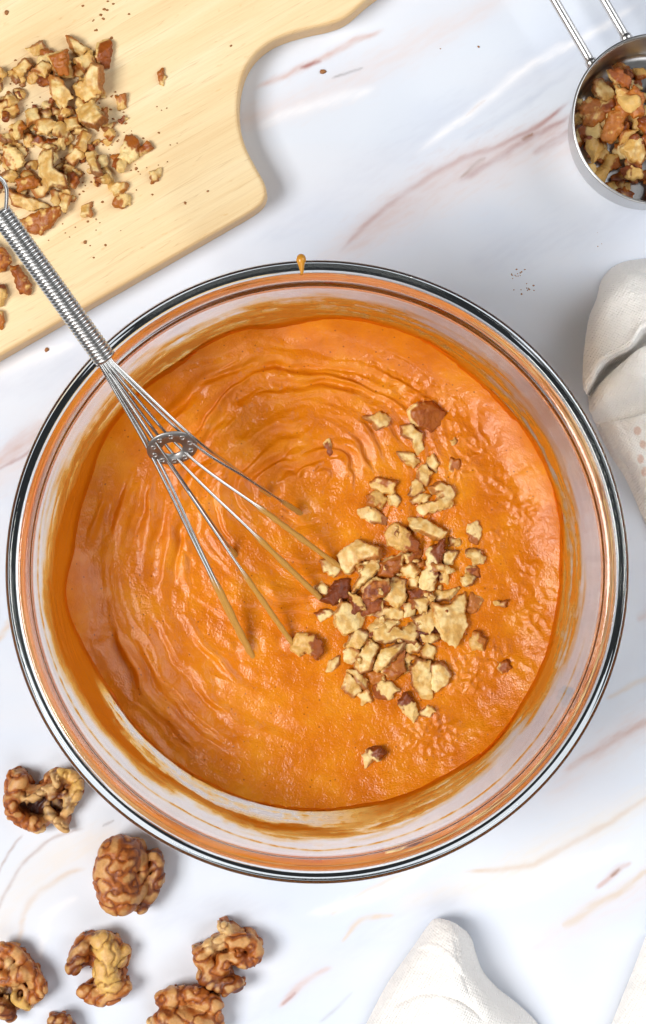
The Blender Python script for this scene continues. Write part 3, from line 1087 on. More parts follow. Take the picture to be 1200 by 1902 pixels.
walnut_half("walnut_half", [(30,130),(75,105),(115,125),(130,165),(150,185),(175,165),(185,140),(230,112),(300,125),(350,165),(355,210),(330,260),(300,300),(290,380),(260,375),(215,350),(190,375),(140,390),(105,370),(95,345),(50,345),(15,270),(35,230),(20,170)], [
    ([(90, 160), (60, 220), (60, 290), (110, 330), (150, 340)], 34, 5, AM),
    ([(150, 270), (220, 270), (280, 240)], 40, 4, DK),
    ([(80, 270), (130, 282), (195, 300)], 16, 10, DK),
    ([(210, 230), (285, 215)], 15, 11, BR),
    ([(82, 148), (66, 180), (84, 226), (140, 236), (185, 203), (228, 196), (245, 160), (222, 130)], 17, 12, CR),
    ([(262, 132), (318, 150), (335, 195), (312, 250)], 24, 8, YL),
    ([(300, 240), (290, 290)], 22, 7, CR),
    ([(52, 130), (36, 175), (28, 250)], 17, 8, AM),
    ([(45, 320), (95, 318)], 16, 8, CR),
    ([(110, 330), (132, 370)], 15, 8, AM),
    ([(140, 310), (182, 360), (160, 375)], 16, 9, CR),
    ([(208, 285), (240, 330), (278, 372)], 18, 9, CR)],
    "walnut half with dark brown centre and cream ridges, touching the bowl's lower left", seed=1)
walnut_half("walnut_half", [(500,402),(560,410),(610,425),(630,470),(680,460),(700,510),(695,590),(660,650),(640,715),(590,720),(540,700),(480,695),(430,630),(400,560),(410,500),(450,430)], [
    ([(520, 480), (500, 560), (520, 630)], 90, 4, AM),
    ([(530, 570), (560, 610)], 70, 9, AM),
    ([(525, 420), (460, 448), (428, 510), (440, 555), (490, 560), (540, 548), (552, 500), (540, 465)], 20, 17, CR),
    ([(505, 500), (508, 480)], 18, 12, DK),
    ([(582, 428), (612, 490), (622, 570), (598, 650), (560, 690)], 22, 13, AM),
    ([(632, 540), (630, 590), (596, 655)], 10, 16, CR),
    ([(668, 480), (680, 550), (650, 640), (605, 700)], 28, 7, BR),
    ([(690, 500), (690, 590)], 14, 7, AM),
    ([(425, 590), (460, 640), (490, 680)], 24, 9, AM),
    ([(440, 600), (480, 650)], 9, 14, CR),
    ([(520, 580), (500, 640)], 11, 16, BR),
    ([(560, 590), (550, 660)], 10, 17, CR)],
    "round curled walnut half with a cream spiral ridge, below the bowl", seed=2)
walnut_half("walnut_half", [(320,850),(360,815),(440,815),(500,830),(515,865),(560,880),(555,920),(540,980),(550,1040),(550,1070),(500,1110),(420,1120),(340,1090),(330,1060),(370,1030),(400,1010),(390,980),(360,970),(320,995),(285,970),(290,910)], [
    ([(440, 850), (470, 910), (450, 980), (480, 1040)], 48, 6, YL),
    ([(350, 850), (400, 835), (470, 842), (500, 860)], 24, 8, AM),
    ([(360, 870), (330, 920), (315, 960)], 32, 6, BR),
    ([(318, 940), (345, 935)], 18, 9, DK),
    ([(538, 890), (500, 940), (440, 950)], 20, 11, YL),
    ([(480, 900), (430, 930)], 16, 12, YL),
    ([(365, 1060), (410, 1090), (470, 1085), (530, 1045)], 34, 6, AM),
    ([(350, 1085), (420, 1105), (440, 1112)], 14, 9, CR),
    ([(470, 1050), (500, 1030), (540, 1030)], 16, 11, AM),
    ([(400, 1050), (440, 1040)], 14, 11, BR)],
    "yellowish walnut half with a notch on its left, between the others at the bottom", seed=3)
walnut_half("walnut_half", [(930,770),(965,755),(1010,780),(1030,800),(1080,800),(1120,850),(1130,890),(1100,940),(1050,980),(1000,960),(985,970),(1000,990),(1050,1020),(1040,1055),(970,1090),(930,1090),(890,1045),(855,1010),(870,960),(830,935),(820,880),(840,865),(870,865),(900,840),(940,820)], [
    ([(960, 785), (975, 815), (950, 840)], 26, 8, CR),
    ([(940, 850), (900, 870)], 30, 10, CR),
    ([(1000, 850), (1060, 845), (1095, 890), (1070, 930), (1020, 920)], 34, 7, AM),
    ([(985, 880), (1050, 830)], 9, 13, AM), ([(990, 895), (1090, 870)], 9, 13, BR), ([(995, 910), (1085, 920)], 9, 12, AM),
    ([(975, 905)], 16, 13, DK),
    ([(860, 900), (880, 950), (940, 970), (960, 930)], 34, 7, AM),
    ([(838, 880), (845, 925)], 16, 9, CR),
    ([(880, 1000), (940, 1030), (1010, 1030)], 36, 6, BR),
    ([(950, 960), (930, 1040)], 10, 13, AM), ([(970, 970), (990, 1040)], 10, 12, AM), ([(960, 1075), (1040, 1035)], 14, 8, AM),
    ([(870, 1020), (900, 1050)], 13, 10, CR)],
    "fan shaped amber walnut half with a cream tip, lying topmost of the touching pair", seed=4)
walnut_half("walnut_half", [(690,1090),(730,1050),(800,1060),(870,1040),(940,1090),(960,1130),(930,1170),(900,1220),(920,1300),(650,1310),(640,1190),(680,1170)], [
    ([(700, 1100), (760, 1080), (850, 1080), (920, 1120)], 38, 6, AM),
    ([(720, 1180), (800, 1200), (900, 1200)], 60, 5, AM),
    ([(700, 1280), (880, 1280)], 50, 5, BR),
    ([(735, 1065), (745, 1068)], 22, 10, CR), ([(690, 1165), (745, 1135)], 18, 12, CR),
    ([(810, 1100), (850, 1070)], 15, 12, CR), ([(840, 1150), (890, 1120), (920, 1150), (860, 1200)], 19, 13, CR),
    ([(770, 1130), (800, 1180)], 20, 12, BR), ([(645, 1195), (680, 1205)], 22, 7, CR)],
    "amber walnut half cut off by the bottom edge, below the fan shaped one", seed=5)
walnut_half("walnut_half", [(-90,900),(0,870),(60,865),(110,900),(120,930),(160,960),(190,1020),(195,1070),(150,1100),(130,1150),(80,1130),(70,1170),(20,1190),(-60,1180),(-100,1050)], [
    ([(10, 880), (60, 890), (90, 930)], 26, 8, AM),
    ([(-60, 960), (0, 1000), (60, 1000), (100, 980)], 34, 6, AM),
    ([(110, 950), (160, 1010), (175, 1060), (140, 1090)], 28, 6, AM),
    ([(40, 940), (70, 990), (60, 1030)], 20, 12, CR), ([(120, 985), (140, 1040), (110, 1070)], 14, 12, BR),
    ([(0, 920), (30, 960)], 14, 12, AM), ([(60, 1080), (110, 1130)], 22, 7, YL),
    ([(-60, 1080), (0, 1120), (40, 1160)], 34, 6, BR), ([(0, 1030), (60, 1080)], 22, 8, DK), ([(-40, 1140), (20, 1170)], 18, 8, CR)],
    "knobbly amber walnut half cut off by the left edge of the photo", seed=6)
walnut_half("walnut_half", [(205,1170),(260,1158),(300,1180),(320,1230),(300,1290),(210,1290)], [
    ([(230, 1190), (270, 1180), (300, 1210)], 24, 6, BR), ([(220, 1240), (300, 1250)], 34, 5, AM), ([(240, 1180), (250, 1200)], 10, 10, AM)],
    "tip of a brown walnut just showing at the bottom edge", seed=7)

# ---- pieces on the batter
Z3 = (540, 720, 2.6425)


def zp(zoom, pts):
    return [(x / zoom[2] + zoom[0], y / zoom[2] + zoom[1]) for x, y in pts]


BATTER_HEAP = Heap(batter_height, -0.06, 0.14, -0.16, 0.09)
GB = "chopped walnuts on the batter"
bp = [  # kind, sink, label, polygon (pixels of a 2.64x enlargement)
    ("b", .35, "reddish brown walnut skin piece at the top of the batter's walnut trail", [(575, 110), (620, 75), (690, 75), (750, 120), (745, 180), (690, 210), (620, 190), (580, 150)]),
    ("f", .2, "pale walnut piece left of the reddish brown skin piece on batter", [(365, 145), (440, 122), (490, 150), (470, 190), (425, 205), (400, 175)]),
    ("f", .2, "long pale walnut piece just under the reddish brown skin piece", [(540, 190), (590, 180), (640, 230), (650, 300), (625, 325), (595, 260), (545, 235)]),
    ("f", .2, "pale pointed walnut splinter below the long pale piece on batter", [(512, 310), (600, 325), (632, 365), (600, 390), (545, 360)]),
    ("f", .2, "small pale walnut chip right of the pointed splinter on batter", [(660, 350), (700, 330), (722, 370), (710, 415), (665, 380)]),
    ("f", .1, "oval golden walnut piece above the hook shaped one on batter", [(625, 395), (665, 378), (690, 420), (665, 490), (625, 455)]),
    ("f", .2, "golden walnut chip left of the hook shaped piece", [(600, 460), (640, 455), (650, 500), (610, 535), (575, 530)]),
    ("m", .1, "brown skinned walnut piece with cream edge, left of the trail on batter", [(388, 460), (430, 442), (520, 460), (505, 515), (450, 515), (395, 490)]),
    ("m", .1, "half brown walnut nugget under the cream edged piece on batter", [(378, 530), (425, 500), (475, 550), (430, 595), (385, 575)]),
    ("f", .2, "small cream walnut cube right of the half brown nugget", [(480, 530), (510, 515), (538, 545), (520, 580), (480, 570)]),
    ("f", .1, "hook shaped walnut piece curling to the left on the batter", [(690, 490), (730, 465), (785, 480), (805, 530), (785, 585), (720, 600), (635, 615), (615, 590), (650, 572), (700, 558), (740, 535), (735, 515), (700, 515)]),
    ("f", .1, "thin cream walnut sliver lying inside the hook shaped piece", [(588, 555), (640, 520), (680, 530), (650, 570), (600, 572)]),
    ("f", .15, "oval cream walnut piece alone left of the heap's upper end", [(330, 600), (380, 585), (420, 600), (472, 640), (465, 670), (400, 660), (345, 640)]),
    ("f", .1, "long pale walnut bar at the top of the batter heap", [(580, 640), (640, 640), (768, 710), (740, 752), (680, 730), (600, 690)]),
    ("m", .25, "small brown and cream walnut piece right of the heap's long bar", [(865, 720), (875, 680), (905, 655), (940, 700), (915, 765), (880, 760)]),
    ("f", .3, "flat pale walnut chip right of the heap's top", [(780, 740), (830, 740), (830, 770), (785, 770)]),
    ("f", .25, "ragged pale walnut flake at the heap's far right", [(860, 800), (895, 780), (955, 830), (940, 860), (900, 865), (865, 830)]),
    ("b", .5, "dark walnut skin half sunk right of the heap", [(850, 880), (915, 875), (925, 930), (870, 940)]),
    ("f", .1, "round cream walnut nugget at the right of the heap", [(835, 930), (870, 905), (902, 935), (890, 968), (845, 965)]),
    ("b", .45, "brown walnut skin sunk in batter beside the heart shaped slab", [(850, 1080), (880, 1000), (940, 1030), (930, 1080), (880, 1110)]),
    ("f", .15, "pale walnut chip at the heap's upper left edge by the whisk wire", [(145, 850), (180, 840), (235, 900), (215, 928), (165, 900)]),
    ("f", .15, "small pale walnut chip left of the dark skin by the whisk", [(115, 980), (150, 960), (188, 985), (175, 1018), (130, 1010)]),
    ("d", .3, "dark brown walnut skin at the heap's left beside whisk wire", [(150, 1040), (180, 1010), (220, 950), (285, 940), (290, 1030), (210, 1065)]),
    ("m", .3, "small walnut crumb at the heap's left edge under the dark skin", [(120, 1110), (160, 1090), (215, 1105), (150, 1150)]),
    ("m", .15, "brown and cream walnut chunk at the tip of the middle whisk wire", [(0, 1280), (30, 1210), (90, 1205), (155, 1250), (155, 1300), (130, 1330), (80, 1290), (40, 1320)]),
    ("f", .35, "yellowish walnut chip half sunk below the heap's left side", [(180, 1390), (190, 1340), (240, 1315), (240, 1350), (200, 1390)]),
    ("m", .25, "lone brown and cream walnut bit right of the heap's lower half", [(875, 1250), (895, 1195), (925, 1200), (958, 1250), (945, 1285), (890, 1290)]),
    ("f", .3, "thin pale walnut sliver alone at the far right of the heap", [(960, 1040), (1010, 1052), (1057, 1048), (1052, 1072), (1000, 1070)]),
    ("m", .1, "lone walnut piece with dark pit near the bottom of the batter", [(350, 1800), (385, 1775), (440, 1760), (462, 1790), (430, 1830), (400, 1825), (365, 1865)]),
    ("b", .55, "brown skin bit sunk right of the hook shaped walnut's top", [(770, 410), (790, 345), (830, 355), (828, 415)]),
    ("b", .55, "tiny brown nut bit sunk in the swirl left of the trail", [(160, 270), (190, 250), (212, 320), (185, 345)]),
    ("b", .55, "brown nut bit sunk in batter near the right pool edge", [(1005, 1370), (1057, 1335), (1085, 1370), (1050, 1415)]),
    ("f", .4, "tiny pale nut chip right of the reddish brown skin piece", [(778, 262), (805, 248), (816, 258), (795, 278)]),
    # heap, low pieces first
    ("b", .3, "brown walnut skin piece buried under the heap's left centre", [(300, 1040), (420, 980), (450, 1090), (330, 1130)]),
    ("b", .3, "brown walnut skin bit between the jagged slab and the heart shaped slab", [(580, 1000), (690, 980), (700, 1070), (600, 1080)]),
    ("b", .3, "brown walnut bit low in the heap above the lumpy cream piece", [(380, 1400), (450, 1400), (460, 1460), (390, 1460)]),
    ("d", .3, "dark walnut skin bit under the pale wedge beside the heart shaped slab", [(620, 1200), (700, 1170), (730, 1200), (650, 1250)]),
    ("f", .2, "pale walnut piece peeking out above the star shaped slab", [(380, 1180), (430, 1130), (520, 1150), (480, 1210), (400, 1220)]),
    ("f", .2, "flat golden walnut flake just above the heart shaped slab", [(690, 1000), (760, 1000), (815, 985), (770, 1040), (700, 1045)]),
    ("b", .1, "small brown walnut wedge left of the tall jagged slab", [(560, 820), (645, 795), (620, 865), (575, 860)]),
    ("f", .1, "pale walnut block right of the tall jagged slab", [(748, 805), (825, 800), (790, 860), (755, 865)]),
    ("m", .1, "small brown tipped walnut bit below the thin cream flake", [(720, 910), (770, 900), (770, 965), (735, 945)]),
    ("b", .1, "brown walnut chunk left of the rounded cream nugget in the heap", [(440, 860), (550, 810), (540, 880), (490, 930), (435, 920)]),
    ("f", .1, "small pale walnut bit below the rounded cream nugget in the heap", [(580, 930), (628, 930), (620, 980), (585, 975)]),
    ("m", .1, "half brown walnut bit above the chunky block at the heap's left", [(290, 1005), (350, 1040), (360, 1080), (310, 1100)]),
    ("f", .1, "wide pale walnut piece below the heap's upright centre slab", [(400, 1095), (470, 1080), (550, 1090), (540, 1130), (450, 1140)]),
    ("f", .1, "narrow pale walnut bit right of the heap's upright centre slab", [(560, 1060), (600, 1045), (610, 1110), (560, 1120)]),
    ("f", .1, "pale walnut flake above the wedge beside the heart shaped slab", [(600, 1040), (690, 1025), (660, 1090), (640, 1100)]),
    ("f", .1, "flat walnut sliver under the heart shaped slab's left side", [(650, 1215), (745, 1205), (720, 1245), (660, 1245)]),
    ("f", .1, "small pale walnut bit right of the dark lined skin piece", [(550, 1330), (580, 1305), (618, 1330), (570, 1355)]),
    ("f", .1, "pale walnut piece just below the star shaped slab's right arm", [(555, 1260), (600, 1240), (645, 1265), (620, 1300), (560, 1290)]),
    ("f", .1, "cream walnut block above the tall slab at the heap's lower right", [(640, 1290), (670, 1255), (715, 1280), (690, 1330), (645, 1320)]),
    ("f", .1, "tiny pale walnut bit left of the tall slab at the heap's lower right", [(560, 1370), (590, 1360), (600, 1400), (565, 1400)]),
    ("m", .1, "pale lobed walnut piece at the top centre of the heap", [(470, 720), (510, 668), (565, 700), (600, 735), (628, 760), (620, 795), (560, 800), (490, 770)]),
    ("f", .1, "ragged golden walnut slab at the heap's upper left", [(235, 825), (300, 770), (330, 755), (430, 790), (430, 830), (340, 850), (290, 905), (262, 890)]),
    ("f", .0, "bent cream walnut strip pointing down left in the heap's upper left", [(315, 870), (420, 850), (425, 890), (350, 970), (300, 1005), (345, 920)]),
    ("f", .0, "rounded cream walnut nugget in the heap's upper middle", [(540, 880), (590, 860), (628, 900), (600, 930), (550, 920)]),
    ("m", .0, "tall jagged walnut slab with brown left edge, upper right of heap", [(665, 810), (750, 755), (745, 820), (720, 900), (700, 980), (640, 985), (630, 940), (670, 880)]),
    ("f", .0, "thin cream walnut flake lying across the tall jagged slab", [(700, 865), (745, 870), (795, 895), (770, 908), (710, 895)]),
    ("b", .0, "wrinkled brown walnut piece left of the heap's centre", [(355, 985), (400, 940), (470, 945), (480, 1000), (420, 1040), (360, 1030)]),
    ("f", .0, "upright pale walnut slab at the centre of the heap", [(470, 1000), (500, 930), (560, 950), (560, 1040), (520, 1075), (465, 1030)]),
    ("f", .1, "chunky pale walnut block at the heap's left side", [(220, 1120), (250, 1060), (300, 1065), (355, 1130), (340, 1170), (270, 1205), (225, 1170)]),
    ("f", .0, "large heart shaped pale walnut slab at the heap's right", [(685, 1045), (740, 1080), (790, 1062), (815, 1030), (850, 1018), (858, 1060), (840, 1110), (855, 1160), (800, 1258), (750, 1220), (720, 1150), (705, 1090)]),
    ("f", .0, "pale walnut wedge left of the heart shaped slab", [(600, 1130), (700, 1085), (708, 1150), (680, 1200), (630, 1180)]),
    ("f", .0, "large star shaped flat walnut slab in the middle of the heap", [(413, 1195), (480, 1155), (540, 1190), (590, 1150), (625, 1180), (600, 1255), (530, 1235), (470, 1250), (420, 1235)]),
    ("f", .1, "triangular pale walnut wedge left of the star shaped slab", [(270, 1270), (320, 1178), (385, 1215), (340, 1275)]),
    ("f", .1, "small pale walnut cube at the heap's lower left edge", [(262, 1290), (300, 1275), (340, 1300), (300, 1350), (268, 1340)]),
    ("f", .0, "oblong cream walnut piece standing in the heap's lower left", [(340, 1310), (390, 1240), (420, 1280), (390, 1380), (345, 1395), (312, 1360)]),
    ("b", .0, "dark brown lined walnut skin piece in the lower heap", [(450, 1385), (510, 1340), (550, 1300), (555, 1390), (510, 1430), (455, 1400)]),
    ("f", .0, "long pale walnut wedge above the dark lined skin piece", [(410, 1370), (450, 1290), (555, 1250), (540, 1290), (470, 1370), (430, 1390)]),
    ("f", .0, "tall pale walnut slab at the heap's lower right", [(590, 1380), (625, 1340), (680, 1350), (690, 1540), (655, 1530), (600, 1460)]),
    ("f", .1, "rounded golden walnut slab right of the tall lower slab", [(690, 1360), (740, 1348), (780, 1400), (770, 1440), (710, 1490), (688, 1460)]),
    ("f", .2, "pale walnut chip at the heap's bottom left corner", [(260, 1480), (285, 1410), (330, 1440), (345, 1490), (310, 1515)]),
    ("f", .1, "narrow golden walnut strip above the bottom left chip", [(285, 1390), (320, 1395), (375, 1440), (365, 1480), (320, 1440)]),
    ("f", .2, "small golden walnut block at the bottom left of the heap", [(330, 1500), (375, 1480), (400, 1535), (350, 1550)]),
    ("m", .1, "lumpy cream walnut piece at the bottom of the heap's middle", [(395, 1480), (450, 1440), (490, 1450), (525, 1480), (480, 1525), (410, 1520)]),
    ("m", .1, "torn golden walnut flake at the lowest point of the heap", [(530, 1540), (570, 1500), (600, 1540), (620, 1600), (600, 1635), (560, 1590)]),
    ("f", .2, "small cream walnut chip right of the heap's lowest flake", [(620, 1600), (670, 1560), (705, 1585), (670, 1615)]),
]
for i, (kd, sk, lb, pl) in enumerate(bp):
    place_poly("walnut_piece", zp(Z3, pl), ZP, BATTER_HEAP, kd, 40 + i, lb, "walnut piece", GB, sink=sk + 0.08, tilt=16, grow=1.1 if i > 32 else 1.02)

r = np.random.default_rng(5)
for i in range(26):      # small bits fallen between the pieces
    px_, py_ = r.normal(735, 62), r.normal(1135, 78)
    p = W(px_, py_, ZP + 0.003)
    place_proto("walnut_piece", int(r.choice([0, 1, 2, 3, 6, 7, 8, 10, 17, 18])), p[0], p[1], float(r.uniform(0.35, 0.62)), float(r.uniform(0, 6.28)), BATTER_HEAP,
                f"tiny walnut bit between larger pieces in the {'upper' if py_ < 1135 else 'lower'} {'left' if px_ < 735 else 'right'} of the batter heap", "walnut piece", GB, r, 30, 40)

# ---- pieces on the board
Z1 = (0, 0, 1.7143)
BOARD_HEAP = Heap(lambda x, y: ZB, -0.2, 0.0, 0.06, 0.27)
GP = "chopped walnuts on the cutting board"
LOOK = {"f": "pale", "m": "half brown", "b": "brown", "a": "amber"}
pile = np.array([(-90, 250), (40, 190), (110, 130), (260, 105), (345, 130), (335, 250), (345, 380), (410, 440), (395, 600), (280, 670), (150, 655), (0, 635), (-90, 640)], float)
r = np.random.default_rng(21)
n = 0
while n < 150:
    x, y = r.uniform(-80, 410), r.uniform(110, 670)
    d = float(poly_sd(np.array([x]), np.array([y]), pile)[0])
    if d > -4 or (d > -45 and r.random() < 0.45):
        continue
    if y < 240 and r.random() < 0.5:
        continue
    p = W(*zp(Z1, [(x, y)])[0], ZB + 0.004)
    pi_ = int(r.integers(22))
    PL = f"small {LOOK[PROTO[pi_][3]]} walnut bit in the {'upper' if y < 290 else 'middle' if y < 470 else 'lower'} {'left' if x < 130 else 'right'} of the board pile"
    place_proto("walnut_piece", pi_, p[0], p[1], float(r.uniform(0.62, 1.35)), float(r.uniform(0, 6.28)), BOARD_HEAP, PL, "walnut piece", GP, r)
    n += 1
pb = [
    ("f", "large pale triangular walnut slab in the upper pile on the board", [(165, 300), (160, 240), (200, 260), (230, 310), (205, 340), (175, 320)]),
    ("f", "curled cream walnut piece at the upper right of the board pile", [(240, 270), (270, 262), (300, 205), (330, 220), (325, 300), (270, 320), (240, 300)]),
    ("f", "big golden walnut slab at the right edge of the board pile", [(240, 350), (290, 320), (340, 380), (310, 410), (265, 395)]),
    ("b", "dark brown walnut wedge near the top of the board pile", [(150, 180), (215, 165), (218, 240), (190, 240)]),
    ("b", "brown walnut piece at the top right corner of the board pile", [(310, 130), (345, 115), (355, 150), (345, 205), (325, 215), (300, 180)]),
    ("f", "pale walnut block at the top left of the board pile", [(80, 150), (130, 125), (145, 160), (110, 170)]),
    ("f", "pale walnut chip at the far upper left of the board pile", [(40, 215), (75, 180), (100, 205), (60, 240)]),
    ("f", "golden walnut cube left of the dark brown wedge", [(105, 220), (135, 190), (165, 210), (145, 245)]),
    ("f", "pale walnut flake at the very top of the board pile", [(210, 110), (250, 130), (280, 150), (255, 180), (225, 150)]),
    ("f", "golden walnut block under the top flake on the board", [(235, 190), (290, 160), (300, 210), (270, 225)]),
    ("m", "small cream walnut bit off the right side of the board pile", [(365, 300), (395, 298), (398, 335), (370, 345)]),
    ("m", "brown edged walnut piece standing out to the right of the board pile", [(375, 500), (400, 430), (435, 435), (440, 490), (410, 515)]),
    ("b", "brown walnut tip beside the piece right of the board pile", [(440, 470), (465, 445), (487, 465), (445, 490)]),
    ("f", "thin yellow walnut flake alone on the board right of the pile", [(475, 545), (510, 535), (500, 570), (480, 577)]),
    ("f", "large S shaped pale walnut slab in the lower pile on the board", [(130, 500), (170, 475), (170, 540), (205, 560), (215, 598), (160, 590), (130, 560)]),
    ("f", "pale walnut slab right of the S shaped one on the board", [(205, 500), (245, 470), (265, 495), (230, 525)]),
    ("f", "oblong golden walnut strip in the lower right of the board pile", [(265, 480), (300, 485), (325, 555), (300, 555)]),
    ("f", "cream walnut wedge at the lower right edge of the board pile", [(335, 580), (400, 575), (400, 600), (365, 620)]),
    ("m", "round brown and cream walnut nugget lowest right of the board pile", [(360, 630), (380, 612), (410, 618), (408, 640), (385, 660), (362, 650)]),
    ("a", "large amber walnut lump at the bottom of the board pile beside whisk handle", [(60, 700), (110, 672), (190, 655), (190, 680), (160, 715), (125, 742), (75, 738)]),
    ("f", "long pale walnut splinter above the amber lump on the board", [(20, 600), (100, 630), (150, 655), (90, 665), (40, 650)]),
    ("f", "narrow cream walnut bit at the bottom edge of the board pile", [(200, 615), (225, 620), (210, 675), (190, 665)]),
    ("f", "small cream walnut stub at the lowest middle of the board pile", [(255, 650), (285, 640), (288, 685), (255, 682)]),
    ("f", "cream walnut block in the centre of the board pile", [(120, 385), (165, 380), (182, 395), (150, 430), (120, 425)]),
    ("f", "crumbly pale walnut block left of centre in the board pile", [(85, 350), (120, 345), (130, 385), (90, 400)]),
    ("f", "pale walnut chip right of centre in the board pile", [(200, 380), (245, 370), (252, 400), (210, 420)]),
    ("f", "slanting pale walnut strip in the board pile's right half", [(240, 470), (262, 410), (290, 425), (265, 482)]),
    ("m", "lumpy brown and cream walnut piece at the left of the board pile", [(10, 460), (50, 470), (78, 515), (40, 545), (12, 510)]),
    ("a", "amber walnut piece above the pale splinter on the board", [(50, 575), (110, 560), (132, 590), (60, 608)]),
    ("a", "small amber walnut half on the board just left of the whisk handle", [(28, 840), (60, 850), (95, 905), (88, 935), (58, 930), (40, 880)]),
    ("a", "amber walnut piece at the photo's left edge under the whisk handle", [(-40, 770), (10, 790), (35, 830), (0, 862), (-40, 850)]),
    ("m", "walnut piece cut by the left edge low on the board", [(-40, 905), (5, 905), (16, 935), (0, 970), (-40, 965)]),
    ("b", "dark walnut bit at the left edge, lowest on the board", [(-30, 985), (0, 990), (10, 1020), (0, 1045), (-30, 1040)]),
    ("b", "tiny brown walnut skin bit alone on the board below its curved shoulder", [(502, 225), (515, 215), (524, 238), (515, 265), (506, 248)]),
    ("b", "tiny brown walnut bit just right of the board pile's middle", [(375, 375), (392, 365), (402, 372), (385, 386)]),
]
for i, (kd, lb, pl) in enumerate(pb):
    place_poly("walnut_piece", zp(Z1, pl), ZB + 0.006, BOARD_HEAP, kd, 240 + i, lb, "walnut piece", GP, tilt=18)

# ------------------------------------------------------------------ measuring cup with walnuts
CUP_H = 0.034
CC = W(1221, 221, CUP_H)
CR_ = 160 * (1 - CUP_H) / F


def build_cup():
    root = empty("measuring_cup", (CC[0], CC[1], 0))
    tag(root, "stainless steel measuring cup full of walnut pieces, top right", "measuring cup")
    R = CR_
    rb = R - 0.0022
    prof = [(1e-5, 0.0), (rb - 0.004, 0.0), (rb - 0.0015, 0.0008), (rb, 0.003), (R - 0.0008, CUP_H - 0.004), (R - 0.0004, CUP_H - 0.0006),
            (R - 0.0012, CUP_H - 0.0004), (R - 0.0017, CUP_H - 0.004), (rb - 0.0009, 0.0034), (rb - 0.0025, 0.0014), (rb - 0.005, 0.0009), (1e-5, 0.0009)]
    V, Fc = lathe(prof, 128)
    obj("cup_body", mesh_from("cup_body", V, Fc), M_STEEL, root)
    a = np.linspace(0, 2 * np.pi, 129)
    V, Fc = tube(np.stack([(R - 0.0008) * np.cos(a), (R - 0.0008) * np.sin(a), np.full(129, CUP_H)], 1), 0.00075, 8, False)
    obj("rim", mesh_from("rim", V, Fc), M_STEEL, root)
    # handle: two parallel rods running off to a bend beyond the frame
    zr = CUP_H - 0.004
    def L(px, py, z): w = W(px, py, z); return np.array([w[0] - CC[0], w[1] - CC[1], z])
    a0, a1 = L(1098, 116, zr), L(1030, 0, zr + 0.001)
    b0, b1 = L(1163, 70, zr), L(1120, -12, zr + 0.001)
    d = (a1 - a0) / np.linalg.norm(a1 - a0)
    A = a0 + d * 0.07; B = b0 + d * 0.079
    mid = (A + B) / 2 + d * 0.010
    for p in (a0, b0):
        p += -d * 0.0016
    pts = np.vstack([np.linspace(a0, A, 14), catmull([A, A + d * 0.006 + (B - A) * 0.12, mid, B + d * 0.006 - (B - A) * 0.12, B], 16)[1:-1], np.linspace(B, b0, 14)])
    V, Fc = tube(pts, 0.0022, 14)
    o = obj("handle", mesh_from("handle", V, Fc), M_STEEL, root)
    o["label"] = "two parallel steel rods joined as a handle"
    for p in (a0, b0):
        q = p + d * 0.0018
        V, Fc = tube([q - d * 0.0022, q + d * 0.0008, q + d * 0.0016], [0.0031, 0.0029, 0.0022], 14)
        obj("weld", mesh_from("weld", V, Fc), M_STEEL, root)


build_cup()
Z4 = (850, 0, 3.4286)
CUP_HEAP = Heap(lambda x, y: 0.001, 0.10, 0.22, 0.13, 0.25)
GC = "walnut pieces in the measuring cup"
r = np.random.default_rng(77)
n = 0
while n < 46:
    a = r.uniform(0, 2 * np.pi); q = math.sqrt(r.uniform(0, 1)) * (CR_ - 0.0105)
    x, y = CC[0] + q * math.cos(a), CC[1] + q * math.sin(a)
    if x > CC[0] + 0.006:
        continue
    pi_ = int(r.choice([4, 5, 8, 9, 12, 13, 15, 17, 19, 20, 13, 19, 8, 17]))
    dx_, dy_ = x - CC[0], y - CC[1]
    CL = f"{LOOK[PROTO[pi_][3]]} walnut piece lying deep in the steel cup, {'near its middle' if math.hypot(dx_, dy_) < 0.016 else 'at its upper side' if dy_ > 0.012 else 'at its lower side' if dy_ < -0.012 else 'at its left side'}"
    place_proto("walnut_piece", pi_, x, y, float(r.uniform(1.35, 2.0)), float(r.uniform(0, 6.28)), CUP_HEAP,
                CL, "walnut piece", GC, r, 30, 45)
    n += 1
